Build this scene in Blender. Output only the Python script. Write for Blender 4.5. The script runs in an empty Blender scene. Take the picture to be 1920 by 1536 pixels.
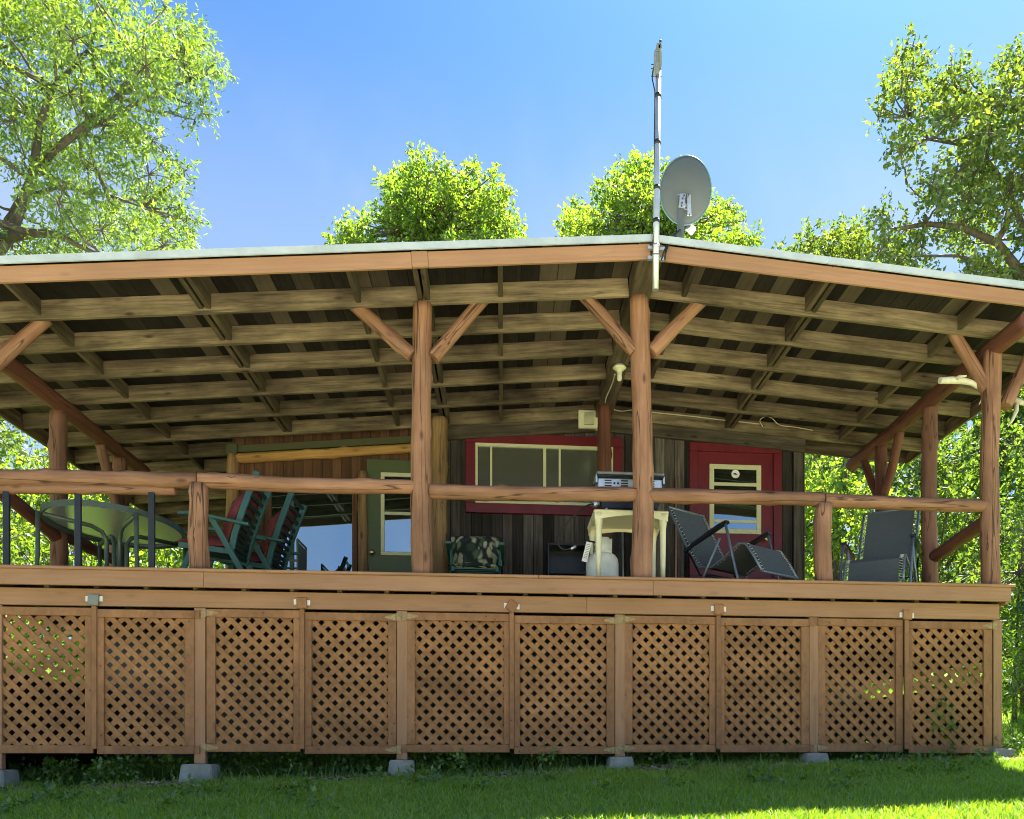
import bpy, bmesh, math, random
import numpy as np
from mathutils import Vector, Matrix, Euler, noise as mnoise

S = bpy.context.scene
R = math.radians
# ---------------------------------------------------------------- camera, sky, sun, exposure
F, PX, V0 = 1600.0, 1093.5, 1409.0            # focal length and principal point, in photo pixels (1920 wide)
YAW = math.atan(.0947)
cam = bpy.data.cameras.new('camera'); camo = bpy.data.objects.new('camera', cam)
S.collection.objects.link(camo); S.camera = camo
cam.sensor_fit = 'HORIZONTAL'; cam.sensor_width = 36; cam.lens = F/1920*36
cam.shift_x = (960-PX)/1920; cam.shift_y = (V0-768)/1920
cam.clip_start = .05; cam.clip_end = 2000
camo.location = (0, 0, 0); camo.rotation_euler = (R(90), 0, -YAW)

SUN_EL, SUN_AZ = R(61.3), R(36)                 # azimuth clockwise from +Y (the direction into the picture)
w = bpy.data.worlds.new('World'); S.world = w; w.use_nodes = True
nt = w.node_tree; bg = nt.nodes['Background']
sky = nt.nodes.new('ShaderNodeTexSky'); sky.sky_type = 'NISHITA'; sky.sun_disc = False
sky.sun_elevation = SUN_EL; sky.sun_rotation = SUN_AZ
sky.air_density = 1.0; sky.dust_density = 1.6; sky.ozone_density = 1.2; sky.altitude = 400
# a polarised, slightly cyan summer blue with thin wisps of cloud low down
def _n(k, **kw):
    n_ = nt.nodes.new('ShaderNode'+k)
    for a_, b_ in kw.items(): setattr(n_, a_, b_)
    return n_
_cb = _n('Mix', data_type='RGBA', blend_type='MULTIPLY'); _cb.inputs[0].default_value = 1; _cb.inputs[7].default_value = (.28, .54, .80, 1); nt.links.new(sky.outputs[0], _cb.inputs[6])
_tc = _n('TexCoord'); _mp = _n('Mapping'); _mp.inputs['Scale'].default_value = (2.4, 2.4, 1.2); _mp.inputs['Rotation'].default_value = (0, .5, .4)
_nz = _n('TexNoise'); _nz.inputs['Scale'].default_value = 1.7; _nz.inputs['Detail'].default_value = 7; _nz.inputs['Distortion'].default_value = .5
_rp = _n('ValToRGB'); _rp.color_ramp.elements[0].position = .40; _rp.color_ramp.elements[1].position = .72
_sx = _n('SeparateXYZ'); _lo = _n('MapRange'); _lo.inputs[1].default_value = .66; _lo.inputs[2].default_value = .47; _lo.interpolation_type = 'SMOOTHSTEP'; _mu = _n('Math', operation='MULTIPLY'); _ma = _n('MapRange'); _ma.inputs[3].default_value = .36; _ma.inputs[4].default_value = .9
_mx = _n('Mix', data_type='RGBA'); _mx.inputs[7].default_value = (2.9, 3.35, 3.9, 1)
for a_, b_ in ((_tc.outputs['Generated'], _mp.inputs[0]), (_mp.outputs[0], _nz.inputs['Vector']), (_nz.outputs['Fac'], _rp.inputs[0]), (_tc.outputs['Generated'], _sx.inputs[0]), (_sx.outputs[2], _lo.inputs[0]), (_rp.outputs[0], _ma.inputs[0]), (_ma.outputs[0], _mu.inputs[0]), (_lo.outputs[0], _mu.inputs[1]), (_mu.outputs[0], _mx.inputs[0]), (_cb.outputs[2], _mx.inputs[6]), (_mx.outputs[2], bg.inputs[0])): nt.links.new(a_, b_)
bg.inputs[1].default_value = .055
sl = bpy.data.lights.new('sun', 'SUN'); sl.energy = 5; sl.angle = R(.5); sl.color = (1, .93, .82)
so = bpy.data.objects.new('sun', sl); S.collection.objects.link(so)
sd = Vector((math.sin(SUN_AZ)*math.cos(SUN_EL), math.cos(SUN_AZ)*math.cos(SUN_EL), math.sin(SUN_EL)))
so.rotation_euler = sd.to_track_quat('Z', 'Y').to_euler(); so.location = (20, 30, 30)
S.view_settings.view_transform = 'Standard'; S.view_settings.look = 'None'
S.view_settings.exposure = 2.3; S.view_settings.gamma = 1; S.view_settings.use_curve_mapping = False
S.cycles.filter_width = 1.0; S.cycles.max_bounces = 8; S.cycles.transparent_max_bounces = 8; S.cycles.diffuse_bounces = 5

# ---------------------------------------------------------------- helpers
sY, cY = math.sin(YAW), math.cos(YAW)
def at(u, v, Y):
    r = (u-PX)/F; X = Y*(sY+r*cY)/(cY-r*sY); zc = X*sY+Y*cY
    return Vector((X, Y, (V0-v)*zc/F))
W = {}
def tag(o, label=None, cat=None, group=None, kind=None):
    if label: o['label'] = label
    if cat: o['category'] = cat
    if group: o['group'] = group
    if kind: o['kind'] = kind
    return o
def empty(name, loc, label, cat, group=None):
    o = bpy.data.objects.new(name, None); S.collection.objects.link(o)
    o.location = loc; W[o] = Matrix.Translation(Vector(loc)); o.empty_display_size = .1
    return tag(o, label, cat, group)
def place(root, loc, rz=0, tilt=(0, 0)):
    M = Matrix.Translation(Vector(loc)) @ Euler((tilt[0], tilt[1], rz)).to_matrix().to_4x4()
    root.matrix_basis = M
def kids(o): return [c for c in S.collection.objects if c.parent == o]
def copy_tree(o, parent=None):
    c = o.copy(); S.collection.objects.link(c)
    if parent: c.parent = parent
    for k in kids(o): copy_tree(k, c)
    return c
def frame_of(p0, p1, up=Vector((0, 0, 1))):
    p0, p1 = Vector(p0), Vector(p1); z = (p1-p0).normalized()
    if abs(z.dot(up)) > .98: up = Vector((0, 1, 0))
    x = up.cross(z).normalized(); y = z.cross(x)
    M = Matrix((x, y, z)).transposed().to_4x4(); M.translation = p0
    return M, (p1-p0).length

class MB:
    def __init__(s): s.v = []; s.f = []; s.smooth = []
    def add(s, vs, fs, sm=False):
        n = len(s.v); s.v += [Vector(p) for p in vs]; s.f += [tuple(n+i for i in q) for q in fs]; s.smooth += [sm]*len(fs); return s
    def box(s, c, d, M=None):
        c = Vector(c); x, y, z = [k/2 for k in d]
        vs = [c+Vector((a*x, b*y, e*z)) for a in (-1, 1) for b in (-1, 1) for e in (-1, 1)]
        if M: vs = [M @ p for p in vs]
        return s.add(vs, [(0, 1, 3, 2), (4, 6, 7, 5), (0, 4, 5, 1), (2, 3, 7, 6), (0, 2, 6, 4), (1, 5, 7, 3)])
    def bar(s, p0, p1, w_, h, up=Vector((0, 0, 1))):
        M, L = frame_of(p0, p1, up); return s.box((0, 0, L/2), (w_, h, L), M)
    def tube(s, pts, r, n=8, caps=True):
        pts = [Vector(p) for p in pts]; m = len(pts)
        rs = r if isinstance(r, (list, tuple)) else [r]*m
        base = len(s.v); ref = None
        for i, p in enumerate(pts):
            t = (pts[min(i+1, m-1)]-pts[max(i-1, 0)]).normalized()
            if ref is None:
                ref = Vector((0, 0, 1)) if abs(t.z) < .9 else Vector((1, 0, 0))
            x = (ref-t*ref.dot(t)).normalized(); ref = x; y = t.cross(x)
            for k in range(n):
                a = 2*math.pi*k/n; s.v.append(p+(x*math.cos(a)+y*math.sin(a))*rs[i])
        for i in range(m-1):
            for k in range(n):
                k2 = (k+1) % n; s.f.append((base+i*n+k, base+i*n+k2, base+(i+1)*n+k2, base+(i+1)*n+k)); s.smooth.append(True)
        if caps:
            s.f.append(tuple(base+k for k in range(n))[::-1]); s.f.append(tuple(base+(m-1)*n+k for k in range(n))); s.smooth += [False]*2
        return s
    def lathe(s, prof, n=20, M=None):
        base = len(s.v)
        for r, z in prof:
            for k in range(n):
                a = 2*math.pi*k/n; p = Vector((r*math.cos(a), r*math.sin(a), z)); s.v.append(M @ p if M else p)
        for i in range(len(prof)-1):
            for k in range(n):
                k2 = (k+1) % n; s.f.append((base+i*n+k, base+i*n+k2, base+(i+1)*n+k2, base+(i+1)*n+k)); s.smooth.append(True)
        s.f.append(tuple(base+k for k in range(n))[::-1]); s.f.append(tuple(base+(len(prof)-1)*n+k for k in range(n))); s.smooth += [False]*2
        return s
    def build(s, name, mat, parent=None, M=None, bevel=0):
        me = bpy.data.meshes.new(name); me.from_pydata([tuple(p) for p in s.v], [], s.f)
        me.polygons.foreach_set('use_smooth', s.smooth)
        bm = bmesh.new(); bm.from_mesh(me)
        bmesh.ops.recalc_face_normals(bm, faces=bm.faces)
        if bevel: bmesh.ops.bevel(bm, geom=[e for e in bm.edges], offset=bevel, segments=1, affect='EDGES', clamp_overlap=True)
        bm.to_mesh(me); bm.free(); me.update()
        me.materials.append(mat)
        return link(name, me, parent, M)
def link(name, me, parent=None, M=None):
    o = bpy.data.objects.new(name, me); S.collection.objects.link(o)
    M = M or Matrix(); o.matrix_basis = M; W[o] = M
    if parent:
        o.parent = parent; o.matrix_parent_inverse = W[parent].inverted()
    return o
def board(name, p0, p1, w_, h, mat, parent, up=Vector((0, 0, 1)), bevel=.003):
    M, L = frame_of(p0, p1, up); return MB().box((0, 0, L/2), (w_, h, L)).build(name, mat, parent, M, bevel)
def log(name, p0, p1, r0, r1, mat, parent, seed=0, bend=.012, n=18, cut=0, lump=.11):
    M, L = frame_of(p0, p1); rnd = random.Random(seed); m = max(6, int(L/.07)); vs = []; fs = []
    bx, by, ph = rnd.uniform(-bend, bend)*2, rnd.uniform(-bend, bend)*2, rnd.uniform(0, 6)
    kn = [(rnd.uniform(.05, .95)*L, rnd.uniform(0, 6.28), rnd.uniform(.008, .02)) for _ in range(int(L*3.2)+1)]
    for i in range(m+1):
        t = i/m; z = t*L; r = r0+(r1-r0)*t
        ox = bx*math.sin(math.pi*t)+.5*bend*math.sin(5*t+ph)*math.sin(math.pi*t); oy = by*math.sin(math.pi*t)
        for k in range(n):
            a = 2*math.pi*k/n
            q = r*(1+lump*mnoise.noise(Vector((math.cos(a)*1.3+seed*3.1, math.sin(a)*1.3, z*2.2)))+.03*mnoise.noise(Vector((math.cos(a)*3, math.sin(a)*3+seed, z*8))))
            for kz, ka, kh in kn:
                da = (a-ka+math.pi) % (2*math.pi)-math.pi
                q += kh*math.exp(-((z-kz)/.045)**2-(da/.45)**2)
            vs.append((ox+q*math.cos(a), oy+q*math.sin(a), z+(cut*q*math.cos(a) if i == m else 0)))
    for i in range(m):
        for k in range(n):
            k2 = (k+1) % n; fs.append((i*n+k, i*n+k2, (i+1)*n+k2, (i+1)*n+k))
    b = MB().add(vs, fs, True); b.f += [tuple(range(n))[::-1], tuple(m*n+k for k in range(n))]; b.smooth += [False]*2
    return b.build(name, mat, parent, M)

# ---------------------------------------------------------------- materials
def newmat(name):
    m = bpy.data.materials.new(name); m.use_nodes = True
    return m, m.node_tree, m.node_tree.nodes['Principled BSDF']
def N(t, kind, **kw):
    n = t.nodes.new('ShaderNode'+kind)
    for k, v in kw.items(): setattr(n, k, v)
    return n
def ramp(t, fac, stops):
    r = N(t, 'ValToRGB'); e = r.color_ramp.elements
    while len(e) < len(stops): e.new(.5)
    for q, (p, c) in zip(e, stops): q.position = p; q.color = (c if len(c) == 4 else (*c, 1))
    t.links.new(fac, r.inputs[0]); return r.outputs[0]
def mixc(t, fac, a, b, mode='MIX'):
    m = N(t, 'Mix', data_type='RGBA', blend_type=mode)
    for s_, v in ((m.inputs[0], fac), (m.inputs[6], a), (m.inputs[7], b)):
        if isinstance(v, (int, float)): s_.default_value = v
        elif isinstance(v, tuple): s_.default_value = (*v, 1) if len(v) == 3 else v
        else: t.links.new(v, s_)
    return m.outputs[2]
def noise(t, vec, scale, detail=4, rough=.55):
    n = N(t, 'TexNoise'); n.inputs['Scale'].default_value = scale; n.inputs['Detail'].default_value = detail; n.inputs['Roughness'].default_value = rough
    if vec: t.links.new(vec, n.inputs['Vector'])
    return n.outputs['Fac']
def mapped(t, sc, src='Object', rnd=True):
    tc = N(t, 'TexCoord'); m = N(t, 'Mapping'); m.inputs['Scale'].default_value = sc
    t.links.new(tc.outputs[src], m.inputs[0])
    if rnd:
        oi = N(t, 'ObjectInfo'); mu = N(t, 'VectorMath', operation='SCALE'); mu.inputs[0].default_value = (37, 53, 71)
        t.links.new(oi.outputs['Random'], mu.inputs['Scale']); t.links.new(mu.outputs[0], m.inputs['Location'])
    return m.outputs[0]
def wood(name, c1, c2, axis=2, grain=9, stretch=.6, cracks=0., rough=.7, bump=.25, blot=(.75, 1.12), var=.16, knots=0., spec=.3, nails=False):
    m, t, p = newmat(name)
    sc = [grain]*3; sc[axis] = stretch; v = mapped(t, sc)
    g = noise(t, v, 3, 6, .65); col = ramp(t, g, [(.3, c2), (.68, c1)])
    sc2 = [1.7]*3; sc2[axis] = .9; b = noise(t, mapped(t, sc2), 1.6, 4)
    bl = ramp(t, b, [(.3, (blot[0],)*3), (.7, (blot[1],)*3)]); col = mixc(t, 1, col, bl, 'MULTIPLY')
    if knots:
        vo = N(t, 'TexVoronoi'); vo.inputs['Scale'].default_value = 1; k3 = [7]*3; k3[axis] = 2.6
        t.links.new(mapped(t, k3), vo.inputs['Vector']); kf = ramp(t, vo.outputs['Distance'], [(.05, (knots,)*3), (.16, (0, 0, 0))])
        col = mixc(t, kf, col, tuple(x*.3 for x in c2))
    if nails:
        vn = N(t, 'TexVoronoi'); vn.inputs['Scale'].default_value = 1; t.links.new(mapped(t, (13, 13, 13)), vn.inputs['Vector'])
        col = mixc(t, ramp(t, vn.outputs['Distance'], [(.07, (.8,)*3), (.12, (0, 0, 0))]), col, (.05, .03, .02))
    if cracks:
        sc3 = [5]*3; sc3[axis] = .22; cn = noise(t, mapped(t, sc3), 2, 3, .4)
        cf = ramp(t, cn, [(.485, (0, 0, 0)), (.5, (cracks,)*3), (.515, (0, 0, 0))]); col = mixc(t, cf, col, tuple(x*.13 for x in c2))
    oi = N(t, 'ObjectInfo'); mr = N(t, 'MapRange'); mr.inputs[3].default_value = 1-var; mr.inputs[4].default_value = 1+var
    t.links.new(oi.outputs['Random'], mr.inputs[0]); h = N(t, 'HueSaturation'); t.links.new(mr.outputs[0], h.inputs['Value']); t.links.new(col, h.inputs['Color'])
    t.links.new(h.outputs[0], p.inputs['Base Color']); p.inputs['Roughness'].default_value = rough; p.inputs['Specular IOR Level'].default_value = spec
    bu = N(t, 'Bump'); bu.inputs['Strength'].default_value = bump; bu.inputs['Distance'].default_value = .01
    t.links.new(g, bu.inputs['Height']); t.links.new(bu.outputs[0], p.inputs['Normal'])
    return m
def planks(name, c1, c2, axis, width, rough=.8, contrast=.5, gap=.04, grain_axis=2, odd=None):
    """boards of one width side by side along an axis: each has its own tone, with a dark joint"""
    m, t, p = newmat(name)
    tc = N(t, 'TexCoord'); sx = N(t, 'SeparateXYZ'); t.links.new(tc.outputs['Object'], sx.inputs[0])
    d = N(t, 'Math', operation='DIVIDE'); d.inputs[1].default_value = width; t.links.new(sx.outputs[axis], d.inputs[0])
    fl = N(t, 'Math', operation='FLOOR'); t.links.new(d.outputs[0], fl.inputs[0])
    fr = N(t, 'Math', operation='FRACT'); t.links.new(d.outputs[0], fr.inputs[0])
    wn = N(t, 'TexWhiteNoise', noise_dimensions='1D'); t.links.new(fl.outputs[0], wn.inputs['W'])
    sc = [14]*3; sc[grain_axis] = .8
    mp = N(t, 'Mapping'); mp.inputs['Scale'].default_value = sc; t.links.new(tc.outputs['Object'], mp.inputs[0])
    ad = N(t, 'VectorMath', operation='ADD'); t.links.new(mp.outputs[0], ad.inputs[0]); t.links.new(wn.outputs['Color'], ad.inputs[1])
    g = noise(t, ad.outputs[0], 2.2, 6, .68); col = ramp(t, g, [(.3, c2), (.7, c1)])
    tone = ramp(t, wn.outputs['Value'], [(0, (1-contrast,)*3), (1, (1+contrast*.6,)*3)]); col = mixc(t, 1, col, tone, 'MULTIPLY')
    if odd:
        of = ramp(t, wn.outputs['Value'], [(odd[0]-.01, (0, 0, 0)), (odd[0], (1, 1, 1))]); o2 = mixc(t, g, tuple(x*.5 for x in odd[1]), odd[1]); col = mixc(t, of, col, o2)
    st = noise(t, tc.outputs['Object'], 1.3, 5); col = mixc(t, 1, col, ramp(t, st, [(.3, (.62,)*3), (.72, (1.15,)*3)]), 'MULTIPLY')
    gp = ramp(t, fr.outputs[0], [(0, (0, 0, 0)), (gap, (1, 1, 1)), (1-gap, (1, 1, 1)), (1, (0, 0, 0))])
    col = mixc(t, gp, tuple(x*.15 for x in c2), col)
    t.links.new(col, p.inputs['Base Color']); p.inputs['Roughness'].default_value = rough; p.inputs['Specular IOR Level'].default_value = .25
    bu = N(t, 'Bump'); bu.inputs['Strength'].default_value = .5; bu.inputs['Distance'].default_value = .01
    ma = N(t, 'Math', operation='MULTIPLY'); t.links.new(g, ma.inputs[0]); t.links.new(gp, ma.inputs[1]); t.links.new(ma.outputs[0], bu.inputs['Height']); t.links.new(bu.outputs[0], p.inputs['Normal'])
    return m
def plain(name, c, rough=.5, metal=0., var=.12, scale=18, spec=.5, bump=0.):
    m, t, p = newmat(name)
    n = noise(t, mapped(t, (1, 1, 1)), scale, 5, .6)
    col = ramp(t, n, [(.3, tuple(x*(1-var) for x in c)), (.7, tuple(min(1, x*(1+var)) for x in c))])
    t.links.new(col, p.inputs['Base Color']); p.inputs['Metallic'].default_value = metal; p.inputs['Specular IOR Level'].default_value = spec
    t.links.new(ramp(t, n, [(.2, (max(0, rough-.08),)*3), (.8, (min(1, rough+.08),)*3)]), p.inputs['Roughness'])
    if bump:
        bu = N(t, 'Bump'); bu.inputs['Strength'].default_value = bump; bu.inputs['Distance'].default_value = .005; t.links.new(n, bu.inputs['Height']); t.links.new(bu.outputs[0], p.inputs['Normal'])
    return m
def glass(name, tint=(.02, .022, .018), refl=.45, rough=.015):
    m, t, p = newmat(name); t.nodes.remove(p); out = t.nodes['Material Output']
    gl = N(t, 'BsdfGlossy'); gl.inputs['Roughness'].default_value = rough; gl.inputs['Color'].default_value = (.55, .78, 1, 1)
    df = N(t, 'BsdfDiffuse'); df.inputs['Color'].default_value = (*tint, 1)
    mx = N(t, 'MixShader'); mx.inputs[0].default_value = refl; t.links.new(df.outputs[0], mx.inputs[1]); t.links.new(gl.outputs[0], mx.inputs[2])
    bu = N(t, 'Bump'); bu.inputs['Strength'].default_value = .02; bu.inputs['Distance'].default_value = .02
    t.links.new(noise(t, mapped(t, (1, 1, 1)), 2, 1), bu.inputs['Height']); t.links.new(bu.outputs[0], gl.inputs['Normal'])
    t.links.new(mx.outputs[0], out.inputs[0]); return m
def leafmat(name, c1, c2, trans=.5, scale=.9):
    m, t, p = newmat(name); t.nodes.remove(p); out = t.nodes['Material Output']
    ge = N(t, 'NewGeometry'); tc = N(t, 'TexCoord')
    nn = noise(t, tc.outputs['Object'], scale, 3)
    ad = N(t, 'Math', operation='ADD'); t.links.new(ge.outputs['Random Per Island'], ad.inputs[0]); t.links.new(nn, ad.inputs[1])
    hf = N(t, 'Math', operation='MULTIPLY'); hf.inputs[1].default_value = .5; t.links.new(ad.outputs[0], hf.inputs[0])
    col = ramp(t, hf.outputs[0], [(.28, c1), (.72, c2)])
    df = N(t, 'BsdfDiffuse'); tr = N(t, 'BsdfTranslucent'); gl = N(t, 'BsdfGlossy'); gl.inputs['Roughness'].default_value = .45; gl.inputs['Color'].default_value = (.8, .85, .9, 1)
    t.links.new(col, df.inputs['Color']); tcol = mixc(t, 1, col, (1.55, 1.55, .5), 'MULTIPLY'); t.links.new(tcol, tr.inputs['Color'])
    mx = N(t, 'MixShader'); mx.inputs[0].default_value = trans; t.links.new(df.outputs[0], mx.inputs[1]); t.links.new(tr.outputs[0], mx.inputs[2])
    m2 = N(t, 'MixShader'); m2.inputs[0].default_value = .06; t.links.new(mx.outputs[0], m2.inputs[1]); t.links.new(gl.outputs[0], m2.inputs[2])
    t.links.new(m2.outputs[0], out.inputs[0]); return m

M = {}
M['log'] = wood('stained_log', (.43, .225, .135), (.25, .115, .064), 2, 8, .6, cracks=.9, bump=.5, knots=.85, rough=.65, blot=(.62, 1.16))
M['darklog'] = wood('dark_red_log', (.20, .075, .05), (.11, .04, .03), 2, 8, .5, cracks=.6, bump=.35, rough=.6)
M['backlitlog'] = wood('backlit_stained_log', (.24, .12, .08), (.13, .06, .04), 2, 8, .5, cracks=.7, bump=.4, knots=.7)  # darker copy of the stained log, backlight put into its colour
M['goldlog'] = wood('peeled_log', (.62, .36, .12), (.42, .20, .06), 2, 8, .5, cracks=.3, bump=.3, knots=.7)
M['oldlog'] = wood('bare_log', (.42, .26, .12), (.20, .11, .055), 2, 8, .5, cracks=.6, bump=.4, knots=.8)
M['stain'] = wood('stained_board', (.43, .24, .14), (.37, .192, .107), 2, 12, .5, cracks=.12, bump=.12, blot=(.86, 1.07), var=.05, knots=.25)
M['stainx'] = wood('stained_trim', (.40, .20, .095), (.295, .138, .064), 2, 9, 5, bump=.12, blot=(.66, 1.12), var=.07, knots=.4, nails=True)
M['lattice'] = wood('stained_lattice', (.43, .215, .092), (.28, .13, .052), 0, 6, 6, bump=.1, blot=(.6, 1.18), var=.07)
M['rafter'] = wood('mottled_rafter', (.32, .245, .145), (.085, .064, .042), 2, 8, .55, cracks=.4, bump=.35, knots=.85, blot=(.3, 1.25), var=.25, rough=.85)  # broad random blotches from pale to very dark brown
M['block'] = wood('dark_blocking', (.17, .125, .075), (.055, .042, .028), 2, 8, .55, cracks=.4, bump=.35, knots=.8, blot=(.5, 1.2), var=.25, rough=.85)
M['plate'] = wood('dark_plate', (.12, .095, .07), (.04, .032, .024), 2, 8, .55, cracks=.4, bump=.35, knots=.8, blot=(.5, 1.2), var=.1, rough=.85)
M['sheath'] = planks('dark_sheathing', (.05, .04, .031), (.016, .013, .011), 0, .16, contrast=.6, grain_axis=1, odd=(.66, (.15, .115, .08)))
M['wallboard'] = planks('weathered_dark_boards', (.165, .138, .122), (.04, .033, .03), 0, .125, contrast=.75, gap=.07)
M['brownboard'] = planks('brown_board_wall', (.20, .098, .05), (.085, .04, .022), 0, .115, contrast=.35, gap=.05)
M['deckboard'] = planks('deck_boards', (.36, .19, .11), (.22, .11, .06), 1, .14, contrast=.25, grain_axis=0)
M['red'] = wood('red_paint', (.17, .012, .024), (.125, .008, .016), 2, 6, 2, bump=.06, blot=(.8, 1.08), var=.04, rough=.4, spec=.5)
M['cream'] = plain('cream_paint', (.62, .59, .38), .45, var=.06)
M['green'] = plain('green_paint', (.075, .098, .04), .5, var=.08, scale=6)
M['glass'] = glass('window_glass')
M['dullglass'] = glass('reflection_tint_glass', (.11, .11, .085), .3, .12)  # olive ceiling reflection put into the pane's diffuse tint
M['edge'] = plain('roof_metal', (.56, .62, .62), .42, .25, var=.14, scale=5)
M['roof'] = plain('roof_sheet', (.42, .46, .44), .5, .3, var=.2, scale=3)
M['concrete'] = plain('concrete', (.29, .28, .24), .9, var=.3, scale=9, bump=.5)
M['olive'] = plain('olive_trim', (.062, .064, .026), .6)
M['galv'] = plain('galvanised', (.60, .63, .66), .38, .7, var=.15, scale=10)
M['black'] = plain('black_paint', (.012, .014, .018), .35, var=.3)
M['rubber'] = plain('black_rubber', (.015, .015, .015), .6)
M['dish'] = plain('dish_grey', (.10, .115, .115), .5, var=.06, scale=4)
M['offwhite'] = plain('offwhite_plastic', (.72, .71, .62), .5, var=.08)
M['plastic'] = plain('cream_plastic', (.78, .74, .52), .4, var=.08, scale=9)
M['tank'] = plain('tank_paint', (.74, .75, .72), .4, var=.16, scale=7)
M['teal'] = plain('teal_plastic', (.035, .115, .11), .45, var=.15, scale=9)
M['tabmetal'] = plain('grey_green_metal', (.10, .135, .12), .4, .2)
M['sling'] = plain('charcoal_sling', (.12, .135, .15), .75, var=.35, scale=90, spec=.2)
M['tubegrey'] = plain('grey_tube', (.25, .30, .36), .35, .5)
M['redcloth'] = plain('red_cloth', (.18, .046, .046), .9, var=.3, scale=12, spec=.1, bump=.4)
M['bone'] = plain('antler_bone', (.66, .61, .46), .6, var=.18, scale=14, bump=.3)
M['bark'] = wood('grey_bark', (.17, .135, .10), (.07, .055, .042), 2, 5, 2, bump=.6, blot=(.6, 1.2))
M['steel'] = plain('brushed_steel', (.62, .64, .66), .33, .8, var=.1)
M['copper'] = plain('copper_rod', (.50, .24, .16), .45, .3)
M['cable'] = plain('pale_cable', (.62, .56, .40), .6)
M['brass'] = plain('brass', (.55, .42, .2), .3, .9)
M['hingep'] = plain('worn_hinge', (.36, .25, .12), .6, var=.35, scale=40)
M['white'] = plain('white_mark', (.8, .8, .78), .6, var=.1)
M['grey'] = plain('grey_frame', (.20, .22, .21), .5)
def floral():
    m, t, p = newmat('leaf_print_cloth')
    tc = N(t, 'TexCoord'); nz = N(t, 'TexNoise'); nz.inputs['Scale'].default_value = 5; t.links.new(tc.outputs['Object'], nz.inputs['Vector'])
    ad = N(t, 'VectorMath', operation='MULTIPLY_ADD'); ad.inputs[1].default_value = (.16,)*3; t.links.new(nz.outputs['Color'], ad.inputs[0]); t.links.new(tc.outputs['Object'], ad.inputs[2])
    mp = N(t, 'Mapping'); mp.inputs['Scale'].default_value = (15, 15, 6.5); mp.inputs['Rotation'].default_value = (.8, .4, .2); t.links.new(ad.outputs[0], mp.inputs[0])
    v = N(t, 'TexVoronoi'); v.inputs['Scale'].default_value = 1; t.links.new(mp.outputs[0], v.inputs['Vector'])
    leaf = ramp(t, v.outputs['Color'], [(.2, (.025, .04, .035)), (.42, (.14, .20, .10)), (.6, (.66, .62, .42)), (.8, (.09, .13, .08)), (.93, (.58, .54, .34))])
    e = ramp(t, v.outputs['Distance'], [(.35, (1, 1, 1)), (.62, (0, 0, 0))])
    t.links.new(mixc(t, e, (.012, .018, .018), leaf), p.inputs['Base Color']); p.inputs['Roughness'].default_value = .9
    return m
M['floral'] = floral()
def tableglass():
    m, t, p = newmat('frosted_table_glass'); t.nodes.remove(p); out = t.nodes['Material Output']
    rf = N(t, 'BsdfRefraction'); rf.inputs['Roughness'].default_value = .28; rf.inputs['IOR'].default_value = 1.05; rf.inputs['Color'].default_value = (1, 1, .86, 1)
    tl = N(t, 'BsdfTranslucent'); tl.inputs['Color'].default_value = (.85, .9, .62, 1)
    bu = N(t, 'Bump'); bu.inputs['Strength'].default_value = .5; bu.inputs['Distance'].default_value = .01; t.links.new(noise(t, mapped(t, (1, 1, 1)), 70, 2), bu.inputs['Height']); t.links.new(bu.outputs[0], rf.inputs['Normal'])
    mx = N(t, 'MixShader'); mx.inputs[0].default_value = .8; t.links.new(tl.outputs[0], mx.inputs[1]); t.links.new(rf.outputs[0], mx.inputs[2])
    t.links.new(mx.outputs[0], out.inputs[0]); return m
M['tableglass'] = tableglass()
def groundmat():
    m, t, p = newmat('lawn_soil')
    tc = N(t, 'TexCoord'); a = noise(t, tc.outputs['Object'], .7, 6); b = noise(t, tc.outputs['Object'], 28, 4)
    c = mixc(t, a, (.13, .24, .022), (.21, .32, .04)); c = mixc(t, ramp(t, b, [(.42, (0, 0, 0)), (.75, (.55,)*3)]), c, (.12, .11, .05))
    t.links.new(c, p.inputs['Base Color']); p.inputs['Roughness'].default_value = .95; p.inputs['Specular IOR Level'].default_value = .1
    bu = N(t, 'Bump'); bu.inputs['Strength'].default_value = .6; bu.inputs['Distance'].default_value = .03; t.links.new(b, bu.inputs['Height']); t.links.new(bu.outputs[0], p.inputs['Normal'])
    return m
M['ground'] = groundmat()
M['grass'] = leafmat('grass_blades', (.15, .28, .018), (.34, .47, .055), .4, .8)
M['weed'] = leafmat('weed_leaves', (.07, .15, .02), (.17, .28, .04), .4)
M['leafL'] = leafmat('ash_leaves', (.085, .16, .026), (.20, .28, .045), .6)
M['leafR'] = leafmat('apple_leaves', (.06, .115, .022), (.20, .26, .045), .55)
M['leafB'] = leafmat('maple_leaves', (.09, .18, .028), (.27, .36, .05), .62, .5)
M['leafD'] = leafmat('dark_leaves', (.05, .11, .025), (.18, .26, .045), .55, .5)
M['mulch'] = leafmat('bark_mulch', (.16, .10, .065), (.50, .38, .27), .02)

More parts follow.
